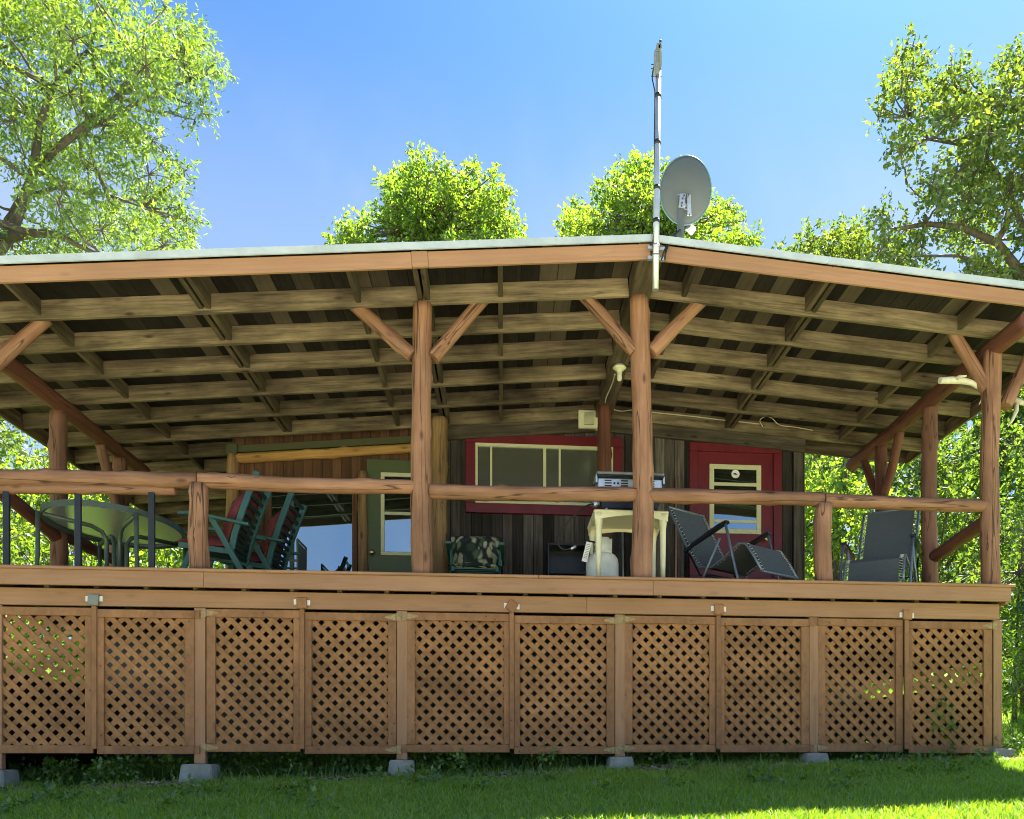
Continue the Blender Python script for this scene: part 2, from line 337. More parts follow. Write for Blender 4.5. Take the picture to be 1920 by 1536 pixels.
# ---------------------------------------------------------------- ground
def gz(x, y):
    xx = max(-9, min(9, x)); b = -.185+.03*xx
    if y < 4.6: z = b-.10*2.8-.24*(4.6-y) if y > -8 else b-.28-.24*12.6-.04*(-8-y)
    elif y < 7.4: z = b-.10*(7.4-y)
    elif y < 9: z = b+.03*(y-7.4)
    else: z = b+.048+.125*(min(y, 60)-9)
    return z+.02*mnoise.noise(Vector((x*.6, y*.6, 0)))+.008*mnoise.noise(Vector((x*2.3, y*2.3, 4)))
def axis_pts(lo, hi, fine0, fine1, step):
    a = list(np.arange(fine0, fine1+1e-6, step)); d = step; x = fine0
    while x > lo: d *= 1.35; x -= d; a.insert(0, max(x, lo))
    d = step; x = fine1
    while x < hi: d *= 1.35; x += d; a.append(min(x, hi))
    return a
gx, gy = axis_pts(-400, 400, -7, 9, .22), axis_pts(-400, 400, 2, 14, .22)
b = MB(); b.v = [Vector((x, y, gz(x, y))) for y in gy for x in gx]; nx = len(gx)
b.f = [(j*nx+i, j*nx+i+1, (j+1)*nx+i+1, (j+1)*nx+i) for j in range(len(gy)-1) for i in range(nx-1)]; b.smooth = [True]*len(b.f)
tag(b.build('ground', M['ground']), kind='structure')

def bounce_ground():  # unseen pale sheet added around the camera, bouncing sunlight onto the porch
    m, t, p = newmat('pale_bounce'); v = N(t, 'TexCoord').outputs['Object']
    c = ramp(t, noise(t, v, 40, 4), [(.3, (.48, .44, .32)), (.7, (.68, .63, .48))]); t.links.new(c, p.inputs['Base Color']); p.inputs['Roughness'].default_value = 1
    ys = [-40, -25, -14, -8, -5, -2, 0, 1.5, 3, 3.6]; xs = [-34, -20, -12, -8, -5, -3, -1, 1, 3, 5, 8, 12, 20, 34]; b = MB()
    b.v = [Vector((x, y, gz(x, y)+.06)) for y in ys for x in xs]; k = len(xs)
    b.f = [(j*k+i, j*k+i+1, (j+1)*k+i+1, (j+1)*k+i) for j in range(len(ys)-1) for i in range(k-1)]; b.smooth = [True]*len(b.f)
    tag(b.build('bounce_sheet', m), kind='structure')
bounce_ground()
def np_mesh(name, V, nper, faces_local, mat, parent=None):
    """V: (n, nper, 3) array of small islands with the same faces"""
    n = V.shape[0]; me = bpy.data.meshes.new(name); me.vertices.add(n*nper); me.vertices.foreach_set('co', V.astype(np.float32).ravel())
    fl = np.array(faces_local, dtype=np.int64); k = fl.shape[1]
    idx = (fl[None]+(np.arange(n)*nper)[:, None, None]).reshape(-1, k)
    me.loops.add(idx.size); me.loops.foreach_set('vertex_index', idx.ravel().astype(np.int32))
    me.polygons.add(len(idx)); me.polygons.foreach_set('loop_start', (np.arange(len(idx))*k).astype(np.int32))
    me.update(calc_edges=True); me.validate(); me.materials.append(mat)
    return link(name, me, parent, W[parent].copy() if False else None)
def blades(P, h, wd, rng, lean=.5):
    n = len(P); a = rng.uniform(0, 2*np.pi, n); la = rng.uniform(0, 2*np.pi, n); l = rng.uniform(.1, lean, n)*h
    side = np.stack([np.cos(a)*wd, np.sin(a)*wd, np.zeros(n)], 1); ln = np.stack([np.cos(la)*l, np.sin(la)*l, np.zeros(n)], 1)
    up = np.stack([np.zeros(n), np.zeros(n), h], 1)
    V = np.stack([P-side, P+side, P+side*.7+ln*.4+up*.6, P-side*.7+ln*.4+up*.6, P+ln+up*.97], 1)
    return V
rng = np.random.default_rng(5)
def gzv(P): return np.array([gz(x, y) for x, y in P])
def scatter(n, x0, x1, y0, y1):
    P = np.stack([rng.uniform(x0, x1, n), rng.uniform(y0, y1, n)], 1); return P
def patchy(P, s, thr):
    k = np.array([mnoise.noise(Vector((x*s, y*s, 9))) for x, y in P]); return P[k > thr+rng.uniform(-.35, .35, len(P))]
def to3(P): return np.concatenate([P, gzv(P)[:, None]-.005], 1)
Vs = []
for n, box, h0, h1, wd in ((120000, (-4.4, 6.5, 4.3, 7.1), .022, .062, .004), (26000, (-5.5, 7, 6.9, 7.7), .03, .07, .0035), (30000, (4.6, 13, 7.2, 22), .05, .12, .007), (16000, (-9, -4.6, 7, 14), .05, .16, .006)):
    P = scatter(n, *box)
    if wd < .005 and box[2] > 6: P = patchy(P, 1.6, .05)
    P = to3(P); hh = rng.uniform(h0, h1, len(P))*(1+.5*np.array([mnoise.noise(Vector((x*1.5, y*1.5, 2))) for x, y in P[:, :2]]))
    Vs.append(blades(P, hh, wd, rng, 1.3))
tag(np_mesh('lawn_grass', np.concatenate(Vs), 5, [(0, 1, 2), (0, 2, 3), (3, 2, 4)], M['grass']), 'short green lawn sloping up to the lattice skirt', 'grass', kind='stuff')
P = patchy(scatter(9000, -5.2, 4.8, 7.45, 8.9), 1.2, -.05); P = to3(P); Vw = blades(P, rng.uniform(.05, .19, len(P))*(1-.3*(P[:, 0]+5)/10), .0045, rng, .9)
tag(np_mesh('tall_grass', Vw, 5, [(0, 1, 2), (0, 2, 3), (3, 2, 4)], M['weed']), 'uncut weedy grass growing in the shade under the deck', 'grass', kind='stuff')
UG = []
for _ in range(95):
    x_, y_ = rng.uniform(-5.2, 5), 7.5+abs(rng.normal())*.5; UG.append(((x_, y_, gz(x_, y_)+rng.uniform(.03, .14)), rng.uniform(.06, .16)))
for _ in range(70):
    x_, y_ = rng.uniform(-4, 5.5), rng.uniform(5.6, 7.2); UG.append(((x_, y_, gz(x_, y_)+.03), rng.uniform(.03, .09)))
UG += [((4.0, 7.44, .25), .09), ((3.98, 7.44, .4), .07)]
UNDER = UG
P = to3(patchy(np.concatenate([scatter(7000, -5.2, 4.9, 7.05, 7.5), scatter(4000, -4.7, -2.6, 6.9, 7.4)]), 1.3, .0)); n = len(P)
ang = rng.uniform(0, 6.28, n); L = rng.uniform(.01, .03, n); dx = np.stack([np.cos(ang)*L, np.sin(ang)*L, rng.uniform(-.3, .3, n)*L], 1); dy = np.stack([-np.sin(ang)*L*.4, np.cos(ang)*L*.4, rng.uniform(0, .4, n)*L], 1); c3 = P+np.array([0, 0, .012])
tag(np_mesh('bark_mulch', np.stack([c3-dx-dy, c3+dx-dy, c3+dx+dy, c3-dx+dy], 1), 4, [(0, 1, 2, 3)], M['mulch']), 'pale bark chips scattered along the foot of the deck', 'mulch', kind='stuff')

# ---------------------------------------------------------------- the cabin
DK = 1.51; RX, RZ, PL, PR = 1.22, 4.07, .09, .068; XL, XR = -5.19, 5.3; YF = 6.98
def rz(x): return RZ-(PL*(RX-x) if x < RX else PR*(x-RX))
cabin = empty('cabin', (0, 9, 0), 'rustic wooden cabin with deep log-post porch, lattice skirt and red trimmed windows', 'cabin')
C = cabin
MB().box((-.05, 9.06, DK-.018), (9.4, 3.36, .036)).build('deck_floor', M['deckboard'], C)
MB().box((-4.0, 12.2, DK-.018), (1.5, 2.9, .036)).build('deck_floor', M['deckboard'], C)
# front fascia, its nosing, side rims and the skirt board below
fx = [-4.75, -2.35, -.06, 2.05, 4.62]
cuts = [at(383, 0, 7.4).x, at(1224, 0, 7.4).x]
xs = [-4.75]+cuts+[4.62]
for i in range(3): board('deck_fascia', (xs[i]+.001, 7.395, DK-.078), (xs[i+1]-.001, 7.395, DK-.078), .128, .035, M['stain'], C, Vector((0, 1, 0)))
cut2 = [at(1010, 0, 7.36).x]; xs = [-4.78]+cut2+[4.655]
for i in range(2): board('deck_nosing', (xs[i]+.001, 7.40, DK-.001), (xs[i+1]-.001, 7.40, DK-.001), .026, .085, M['stain'], C, Vector((0, 1, 0)), .006)
for x in (-4.735, 4.605): board('deck_rim', (x, 7.42, DK-.09), (x, 10.7, DK-.09), .03, .14, M['stain'], C)
xs = [-4.65, at(1100, 0, 7.5).x, 4.57]
for i in range(2): board('skirt_board', (xs[i]+.001, 7.50, 1.288), (xs[i+1]-.001, 7.50, 1.288), .142, .04, M['stain'], C, Vector((0, 1, 0)))
for i in range(24):
    x = -4.6+i*.4; board('deck_joist', (x, 7.53, DK-.12), (x, 10.5, DK-.12), .04, .15, M['rafter'], C)
# lattice gates
def lattice_mb(x0, x1, z0, z1, y, rnd):
    b = MB(); p = .115; wd = .043; th = .008
    for layer, sg in ((0, -1), (1, 1)):
        yy = y+layer*.0085; off = rnd.uniform(0, p); k = -20
        while True:
            # line: x - x0 = q - sg*(z-z0)... slat centre crosses z0 at x = q
            q = x0-1.6+k*p+off; k += 1
            if q > x1+1.6: break
            t0, t1 = z0, z1
            # x = q + sg*(z-z0); keep inside [x0, x1]
            za, zb = z0+(x0-q)*sg, z0+(x1-q)*sg
            t0 = max(z0, min(za, zb)); t1 = min(z1, max(za, zb))
            if t1-t0 < .02: continue
            b.bar((q+sg*(t0-z0), yy, t0), (q+sg*(t1-z0), yy, t1), wd, th, Vector((0, 1, 0)))
    return b
gates = [(-46, 175, 1, -32, 159), (183, 365, -1, 196, 348), (387, 563, 1, 404, 550), (572, 743, -1, 585, 728), (763, 955.5, 1, 778, 945), (964, 1152, -1, 975, 1137), (1171, 1342, 1, 1186, 1330), (1350, 1516, -1, 1358, 1501.5), (1534, 1693, 1, 1548, 1680), (1703, 1859, -1, 1709, 1843)]
rnd = random.Random(3)
for gi, (u0, u1, side, o0, o1) in enumerate(gates):
    x0, x1, a0, a1 = [at(u, 0, 7.5).x for u in (u0, u1, o0, o1)]
    dz = rnd.uniform(-.008, .008)-.004*(side < 0); z0, z1 = -.012+dz, 1.204+dz*.5-.008*(side < 0); y = 7.508-(.012 if side < 0 else 0)
    g = lattice_mb(a0-.02, a1+.02, z0+.05, z1-.05, y+.012, rnd).build('lattice_gate', M['lattice'], C)
    fm = MB(); fm.box(((x0+x1)/2, y, z1-.034), (x1-x0, .022, .068)).box(((x0+x1)/2, y, z0+.034), (x1-x0, .022, .068))
    fm.box(((x0+a0)/2, y+.0015, (z0+z1)/2), (a0-x0, .022, z1-z0-.138)).box(((x1+a1)/2, y+.0015, (z0+z1)/2), (x1-a1, .022, z1-z0-.138))
    fm.build('gate_frame', M['stainx'], g, None, .003)
    hx = x0 if side > 0 else x1
    for hz in (z1-.034, z0+.036):
        hb = MB(); s_ = side
        hb.add([(hx-.045*s_, y-.014, hz+.035), (hx-.008*s_, y-.014, hz+.035), (hx-.008*s_, y-.014, hz-.035), (hx-.045*s_, y-.014, hz-.035), (hx-.045*s_, y-.011, hz+.035), (hx-.008*s_, y-.011, hz+.035), (hx-.008*s_, y-.011, hz-.035), (hx-.045*s_, y-.011, hz-.035)], [(0, 1, 2, 3), (4, 5, 6, 7), (0, 1, 5, 4), (1, 2, 6, 5), (2, 3, 7, 6), (3, 0, 4, 7)])
        hb.add([(hx+.002*s_, y-.014, hz+.028), (hx+.095*s_, y-.014, hz+.006), (hx+.095*s_, y-.014, hz-.006), (hx+.002*s_, y-.014, hz-.028), (hx+.002*s_, y-.011, hz+.028), (hx+.095*s_, y-.011, hz+.006), (hx+.095*s_, y-.011, hz-.006), (hx+.002*s_, y-.011, hz-.028)], [(0, 1, 2, 3), (4, 5, 6, 7), (0, 1, 5, 4), (1, 2, 6, 5), (2, 3, 7, 6), (3, 0, 4, 7)])
        hb.tube([(hx-.003*s_, y-.015, hz-.036), (hx-.003*s_, y-.015, hz+.036)], .006, 6)
        hb.build('hinge', M['stainx'] if rnd.random() < .4 else M['hingep'] if 'hingep' in M else M['stainx'], g)
# skirt posts on piers and thin battens with turn latches
piers = [(376, 1433, 1462, .30, 7.40), (754, 1425, 1445, .25, 7.46), (1162, 1419, 1439, .25, 7.46), (1525, 1412, 1432, .25, 7.46), (1872, 1403, 1418, .25, 7.47), (-5, 1444, 1475, .27, 7.40)]
pl = ['concrete pier block with the tallest exposed face, third post from the left edge', 'concrete pier block under the post left of the middle', 'concrete pier block under the middle post with wood end notched into it', 'pale concrete pier block under the second post from the right', 'low concrete pier block at the right end corner of deck', 'concrete pier block cut off at the left edge beside bark chips']
pl[0] = 'largest grey concrete pier block with the tallest exposed face'
for (u, vt, vb, wd, y), lb in zip(piers, pl):
    pt, pb = at(u, vt, y), at(u, vb, y); h = pt.z-pb.z+.12; z1 = pt.z
    b = MB(); a, c_ = wd/2, wd/2*.80
    b.add([(-a, -a, z1-h), (a, -a, z1-h), (a, a, z1-h), (-a, a, z1-h), (-c_, -c_, z1), (c_, -c_, z1), (c_, c_, z1), (-c_, c_, z1)], [(0, 1, 5, 4), (1, 2, 6, 5), (2, 3, 7, 6), (3, 0, 4, 7), (4, 5, 6, 7), (0, 3, 2, 1)])
    yc = 7.53 if y > 7.45 else 7.49
    o = b.build('pier_block', M['concrete'], None, Matrix.Translation((at(u, 0, yc).x, yc, 0)) @ Matrix.Rotation(rnd.uniform(-.06, .06), 4, 'Z'), .012)
    tag(o, lb, 'pier block', 'concrete piers under the deck')
    top = 1.215; hw = .09 if u < 1800 else .085
    if u > 1800: board('skirt_post', (at(u, 0, 7.525).x-.02, 7.525, z1+.001), (at(u, 0, 7.525).x-.02, 7.525, top), .085, .05, M['stain'], C)
    else: board('skirt_post', (at(u, 0, 7.52).x, 7.53, z1+.001), (at(u, 0, 7.52).x, 7.53, top), hw, .06, M['stain'], C)
for i, (u, v) in enumerate([(179, 1125), (567.5, 1131), (959.5, 1137), (1346, 1143), (1698, 1153)]):
    x = at(u, 0, 7.5).x; tz = at(u, v, 7.47).z
    board('batten', (x, 7.485, .02), (x, 7.485, 1.214), .04, .03, M['stainx'], C)
    a = [.05, -.04, .62, 0, .03][i]
    la = board('turn_latch', (x, 7.462, tz-.045), (x, 7.462, tz+.045), .085, .02, M['grey'] if i == 0 else M['stainx'], C)
    la.matrix_basis = Matrix.Translation((x, 7.462, tz)) @ Matrix.Rotation(a, 4, 'Y') @ Matrix.Translation((-x, -7.462, -tz)) @ la.matrix_basis; W[la] = la.matrix_basis
    for s_ in (-1, 1): MB().box((x+s_*.055, 7.477, tz+rnd.uniform(-.005, .012)), (.026, .006, .045)).build('reflector', M['white'], la)
# roof
def roofslab(name, x0, x1, y0, y1, zo0, zo1, mat, over=0):
    b = MB(); vs = [(x, y, rz(x)+z) for z in (zo0, zo1) for y in (y0, y1) for x in (x0, x1)]
    b.add(vs, [(0, 2, 3, 1), (4, 5, 7, 6), (0, 1, 5, 4), (2, 6, 7, 3), (0, 4, 6, 2), (1, 3, 7, 5)]); return b.build(name, mat, C)
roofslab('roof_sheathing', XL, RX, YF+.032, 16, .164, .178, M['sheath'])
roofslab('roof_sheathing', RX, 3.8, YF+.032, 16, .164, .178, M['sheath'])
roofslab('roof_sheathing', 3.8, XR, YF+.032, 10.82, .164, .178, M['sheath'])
roofslab('metal_roof', XL-.04, RX, YF-.03, 16.05, .18, .187, M['roof'])
roofslab('metal_roof', RX, 3.84, YF-.03, 16.05, .18, .187, M['roof'])
roofslab('metal_roof', 3.84, XR+.04, YF-.03, 10.87, .18, .187, M['roof'])
def slope(name, x0, x1, y, h, zb, wd, mat, bev=.004):
    return board(name, (x0, y, rz(x0)+zb+h/2), (x1, y, rz(x1)+zb+h/2), h, wd, mat, C, Vector((0, 1, 0)), bev)
fx = [XL-.02, at(772, 0, YF).x, at(803, 0, YF).x, RX-.001]
for i in range(3): slope('fascia_board', fx[i]+.0008, fx[i+1]-.0008, YF, .125, (0, .004, 0)[i], .03+(.004 if i == 1 else 0), M['stain'])
slope('fascia_board', RX+.04, XR+.02, YF, .125, 0, .03, M['stain'])
for x0, x1 in ((XL-.05, RX-.001), (RX+.001, XR+.05)):
    n = 22; b = MB()
    for i in range(n+1):
        x = x0+(x1-x0)*i/n; wz = .006*mnoise.noise(Vector((x*1.7, 3, 1)))
        for yy, zz in ((YF-.045, .128), (YF-.045, .186), (YF+.05, .192), (YF-.030, .182), (YF-.032, .128)): b.v.append(Vector((x, yy+wz, rz(x)+zz+wz)))
    for i in range(n):
        for k in range(4): b.f.append((i*5+k, i*5+k+1, i*5+k+6, i*5+k+5)); b.smooth.append(False)
    b.build('roof_edge', M['edge'], C)
for k in range(16):
    y = 7.55+.56*k
    if y > 16: break
    x0 = XL if k else XL
    slope('rafter', XL+.02, RX-.1, y, .162, 0, .042, M['rafter'])
    if y < 10.8: slope('rafter', RX+.1, XR-.02, y, .162, 0, .042, M['rafter'])
slope('rafter', RX+.1, XR-.02, 10.795, .162, 0, .042, M['rafter'])
for x in (XL+.0, XR-.0):
    y1 = 15.9 if x < 0 else 10.8
    board('eave_board', (x, YF+.03, rz(x)+.075), (x, y1, rz(x)+.075), .03, .17, M['rafter'], C)
for x, n in ((-3.86, 1), (-2.52, 2), (-1.24, 1), (-.68, 2), (-.017, 1), (1.62, 1), (2.79, 2), (4.21, 1)):
    ext = 12 if x < -3 else 10.35
    for k in range(n):
        xx = x+(k-.5*(n-1))*.062
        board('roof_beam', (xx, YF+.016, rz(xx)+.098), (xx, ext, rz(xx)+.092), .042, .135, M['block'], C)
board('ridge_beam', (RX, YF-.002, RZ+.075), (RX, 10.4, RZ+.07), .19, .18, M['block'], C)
# posts, braces, side beams
def P2(u, v, y=7.56): return at(u, v, y)
PLx = at(793, 0, 7.56).x; PRx = at(1203, 0, 7.56).x
log('log_post', (PLx, 7.56, DK), (PLx-.005, 7.56, rz(PLx)+.005), .098, .078, M['log'], C, 1)
log('log_post', (PRx, 7.56, DK), (RX, 7.56, RZ-.015), .098, .085, M['log'], C, 2)
log('log_post', (4.53, 7.56, DK), (4.55, 7.56, 3.73), .086, .08, M['log'], C, 3)
log('log_post', (-4.45, 7.56, DK), (-4.45, 7.56, 3.42), .088, .08, M['log'], C, 4)
for i, (a, b_, y) in enumerate([((775, 668), (657, 566), 7.56), ((812, 672), (908, 560), 7.56), ((1190, 662), (1092, 551), 7.56), ((1221, 662), (1320, 562), 7.56), ((1862, 748), (1783, 618), 7.56), ((1884, 762), (1960, 600), 7.56), ((-40, 712), (88, 598), 7.56)]):
    log('log_brace', at(*a, y), at(*b_, y+.06), .062, .055, M['log'], C, 10+i, n=14)
log('log_beam', (-4.45, 7.03, 3.48), (-4.45, 11.1, 3.48), .085, .08, M['darklog'], C, 21)
log('log_beam', (4.57, 7.03, 3.765), (4.57, 10.85, 3.765), .085, .08, M['darklog'], C, 22)
for i, (x, y, r_) in enumerate([(-4.45, 9.06, .083), (-4.45, 10.44, .085), (4.57, 8.757, .083), (4.57, 9.95, .075)]):
    zt = 3.40 if x < 0 else 3.69
    log('log_post', (x, y, DK if x > 0 or y < 10.6 else .3), (x, y, zt+.02), r_, r_*.92, M['backlitlog'] if i != 3 else M['darklog'], C, 30+i)
for x, y in ((-4.45, 10.44), (4.57, 9.95)):
    zt = 3.42 if x < 0 else 3.70
    for s_ in (-1, 1): log('log_brace', (x, y+s_*.05, zt-.62), (x, y+s_*.5, zt), .055, .05, M['darklog'] if x > 0 else M['backlitlog'], C, 50+int(y*7)+s_, n=14)
log('log_post', (at(826, 0, 10.12).x, 10.12, DK), (at(824, 0, 10.12).x, 10.12, rz(-.65)-.0), .105, .095, M['oldlog'], C, 41)
log('log_post', (RX-.03, 9.95, DK), (RX-.03, 9.95, RZ-.02), .085, .08, M['darklog'], C, 42)
# railing
def rail(u0, v0_, u1, v1_, r0, r1, seed, y=7.56, lump=.09):
    return log('log_rail', at(u0, v0_, y), at(u1, v1_, y), r0, r1, M['log'], C, seed, bend=.008, lump=lump)
rail(-60, 896, 372, 901, .072, .066, 61); rail(374, 900, 782, 913, .068, .062, 62)
rail(806, 922, 1192, 927, .064, .062, 63); rail(1214, 929, 1543, 937, .064, .062, 64, lump=.16); rail(1545, 938, 1866, 949, .062, .058, 65)
log('half_log', at(-60, 915, 7.59), at(330, 920, 7.59), .045, .04, M['log'], C, 66)
for u, v in ((375.5, 902), (1545, 940)):
    p = at(u, v, 7.56); log('rail_post', (p.x, 7.56, DK), (p.x, 7.56, p.z-.03), .083, .076, M['log'], C, int(u))
for u, v in ((13, 905), (147, 907), (285, 907)):
    p = at(u, v, 7.57); board('baluster', (p.x, 7.565, DK-.01), (p.x, 7.565, p.z), .05, .03, M['black'], C)
log('side_rail', (-4.45, 7.55, 2.40), (-4.45, 9.06, 2.14), .065, .06, M['darklog'], C, 71)
log('side_rail', (-4.45, 9.06, 2.20), (-4.45, 10.44, 2.2), .06, .055, M['darklog'], C, 73)
log('side_rail', (4.55, 7.62, 2.19), (4.57, 8.72, 2.07), .062, .062, M['darklog'], C, 72)
# walls
YM, YW = 10.42, 10.66
xm0 = at(836, 0, YM).x; xm1 = at(1506, 0, YM).x; xl0 = at(436, 0, YW).x
def poly_wall(name, pts, th, mat):
    b = MB(); n = len(pts); b.add([(x, y, z) for x, y, z in pts]+[(x, y+th, z) for x, y, z in pts], [tuple(range(n)), tuple(range(2*n-1, n-1, -1))]+[(i, (i+1) % n, n+(i+1) % n, n+i) for i in range(n)])
    return b.build(name, mat, C)
poly_wall('front_wall', [(xm0, YM, DK-.02), (xm1, YM, DK-.02), (xm1, YM, rz(xm1)+.165), (RX, YM, RZ+.165), (xm0, YM, rz(xm0)+.165)], .12, M['wallboard'])
poly_wall('side_wall', [(xl0, YW, DK-.02), (xm0-.001, YW, DK-.02), (xm0-.001, YW, rz(xm0)+.165), (xl0, YW, rz(xl0)+.165)], .12, M['brownboard'])
poly_wall('underdeck_shade_wall', [(xl0, 10.5, -.2), (xm1, 10.5, -.2), (xm1, 10.5, DK-.04), (xl0, 10.5, DK-.04)], .1, M['black'])  # wall under the cabin, black to stand for the shade below the deck
MB().box((-4.66, 9.02, .25), (.025, 3.0, 1.0)).build('underdeck_blocker', M['black'], C)  # added black sheets that keep the space behind the lattice dark
MB().box((4.57, 9.05, .28), (.025, 3.0, .74)).build('underdeck_blocker', M['black'], C)
MB().box((4.57, 9.05, 1.10), (.025, 3.0, .5)).build('underdeck_blocker', M['black'], C)
MB().box((4.07, 10.56, .6), (1.04, .03, 1.7)).build('underdeck_shade_wall', M['black'], C)  # added dark panels at either end, hiding bright ground beyond
MB().box((-3.96, 10.55, .6), (1.42, .03, 1.7)).build('underdeck_shade_wall', M['black'], C)
MB().box((xl0+.06, 13.4, 2.6), (.12, 5.2, 2.3)).build('end_wall', M['wallboard'], C)
MB().box((xm1-.06, 13.3, 2.65), (.12, 5.4, 2.5)).build('end_wall', M['wallboard'], C)
rb = random.Random(8); x = xm0+.1; bt = MB()
while x < xm1-.1:
    wd = rb.choice([.03, .045, .1]); dp = rb.uniform(.008, .022); bt.box((x, YM-dp/2, (DK+rz(x))/2), (wd, dp, rz(x)-DK)); x += wd+rb.uniform(.06, .16)
bt.build('wall_batten', M['wallboard'], C)
MB().box((xm0+.06, YM-.015, 2.65), (.13, .03, 2.4)).build('corner_board', M['wallboard'], C)
MB().box((xm1-.07, YM-.022, 2.66), (.15, .044, 2.38)).build('corner_board', M['wallboard'], C)
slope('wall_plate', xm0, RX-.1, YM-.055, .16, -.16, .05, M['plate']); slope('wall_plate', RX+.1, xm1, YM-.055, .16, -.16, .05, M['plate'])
# green and log trim on the side wall
slope('green_trim', xl0-.05, xm0-.01, YW-.05, .085, -.085, .06, M['olive'])
log('log_plate', (xl0+.05, YW-.05, rz(xl0)-.15), (xm0-.02, YW-.05, rz(xm0)-.145), .06, .055, M['goldlog'], C, 81)
MB().box((xl0+.02, YW-.05, rz(xl0)-.05), (.12, .12, .12)).build('post_cap', M['olive'], C)
log('log_post', (xl0+.03, YW-.06, DK), (xl0+.03, YW-.06, rz(xl0)-.11), .078, .07, M['oldlog'], C, 82)
pq = at(680, 885, YW-.08); log('log_post', (pq.x, YW-.08, DK), (pq.x, YW-.08, pq.z), .06, .055, M['oldlog'], C, 83)
def rect_frame(name, u0, v0_, u1, v1_, y, wd, dep, mat, parent, bevel=.004):
    a, b_ = at(u0, v0_, y), at(u1, v1_, y); x0, x1, z1, z0 = a.x, b_.x, a.z, b_.z; m = MB()
    m.box(((x0+x1)/2, y, z1-wd/2), (x1-x0, dep, wd)).box(((x0+x1)/2, y, z0+wd/2), (x1-x0, dep, wd))
    m.box((x0+wd/2, y+.001, (z0+z1)/2), (wd, dep, z1-z0-2*wd-.001)).box((x1-wd/2, y+.001, (z0+z1)/2), (wd, dep, z1-z0-2*wd-.001))
    return m.build(name, mat, parent, None, bevel), (x0, x1, z0, z1)
def slab(name, x0, x1, z0, z1, y, dep, mat, parent, bevel=.003):
    return MB().box(((x0+x1)/2, y, (z0+z1)/2), (x1-x0, dep, z1-z0)).build(name, mat, parent, None, bevel)
# main window
wn, (x0, x1, z0, z1) = rect_frame('window', 873, 812, 1167, 969, YM-.03, .118, .055, M['red'], C); tag(wn, 'wide sliding window with red trim')
i0, i1, j0, j1 = x0+.118, x1-.118, z0+.118, z1-.118
m = MB(); m.box(((i0+i1)/2, YM-.03, j1-.02), (i1-i0, .05, .04)).box(((i0+i1)/2, YM-.03, j0+.018), (i1-i0, .05, .036)).box((i0+.014, YM-.031, (j0+j1)/2), (.028, .05, j1-j0-.08)).box((i1-.014, YM-.031, (j0+j1)/2), (.028, .05, j1-j0-.08))
m.build('window_frame', M['cream'], wn, None, .003)
m = MB()
for u, wd in ((921, .024), (1021, .036), (1049, .024)): m.box((at(u, 0, YM).x, YM-.036, (j0+j1)/2), (wd, .012+.002*(u % 3), j1-j0-.078))
m.build('sash', M['cream'], wn)
slab('pane', i0, i1, j0, j1, YM-.029, .004, M['dullglass'], wn, 0)
# red door
d, (x0, x1, z0, z1) = rect_frame('door_casing', 1292, 830, 1465, 1100, YM-.03, .105, .05, M['red'], C)
z0 = DK
door = slab('door', x0+.105, x1-.105, DK, z1-.105, YM-.012, .03, M['red'], C); tag(door, 'red door with cream framed glass')
fr, (a0, a1, b0, b1) = rect_frame('door_window_frame', 1330, 870, 1427, 1002, YM-.03, .06, .02, M['cream'], door)
slab('pane', a0+.05, a1-.05, b0+.05, b1-.05, YM-.029, .004, M['glass'], door, 0)
for v in (910, 979):
    z = at(1380, v, YM).z; slab('glazing_bar', a0+.058, a1-.058, z-.02, z+.02, YM-.033, .014, M['cream'], door)
p = at(1379, 889, YM-.034); Mx = Matrix.Translation(p) @ Matrix.Rotation(R(90), 4, 'X')
st = MB().lathe([(.052, 0), (.052, .003)], 24, Mx); st.build('sticker', M['white'], door)
MB().box((p.x-.008, p.y-.0045, p.z+.004), (.036, .002, .012)).box((p.x+.008, p.y-.0045, p.z-.008), (.03, .002, .009)).box((p.x-.018, p.y-.0045, p.z-.006), (.008, .002, .016)).build('sticker_mark', M['black'], door)
p = at(1434, 1012, YM-.03); MB().lathe([(.012, 0), (.012, .03), (.03, .04), (.034, .055), (.026, .07), (.01, .074)], 16, Matrix.Translation(p) @ Matrix.Rotation(R(90), 4, 'X')).build('knob', M['brass'], door)
m = MB()
for k in range(4): m.box((x0+.2+k*.2, YM-.029, DK+.32), (.02, .008, .5))
m.build('door_groove', M['red'], door)
# green door and picture window in the side wall
a, b_ = at(688, 862, YW-.02), at(808, 1100, YW-.02)
gd = slab('door', a.x, b_.x-.06, DK, a.z, YW-.02, .05, M['green'], C); tag(gd, 'olive green door')
fr, (a0, a1, b0, b1) = rect_frame('door_window_frame', 714, 886, 800, 1043, YW-.055, .045, .03, M['cream'], gd)
slab('pane', a0+.04, a1-.04, b0+.04, b1-.04, YW-.05, .004, M['glass'], gd, 0)
z = at(740, 965, YW).z; slab('glazing_bar', a0+.044, a1-.044, z-.018, z+.018, YW-.056, .014, M['cream'], gd)
p = at(698, 1037, YW-.05); MB().lathe([(.03, 0), (.034, .012), (.016, .02), (.016, .035), (.03, .045), (.03, .065), (.012, .07)], 16, Matrix.Translation(p) @ Matrix.Rotation(R(90), 4, 'X')).build('knob', M['brass'], gd)
pw, (a0, a1, b0, b1) = rect_frame('window', 500, 908, 670, 1085, YW-.02, .06, .045, M['brownboard'], C); tag(pw, 'large picture window mirroring blue sky')
slab('pane', a0+.05, a1-.05, b0+.05, b1-.05, YW-.012, .004, M['glass'], pw, 0)
mx = at(548, 0, YW).x; slab('mullion', mx-.025, mx+.025, b0+.06, b1-.06, YW-.02, .03, M['green'], pw)

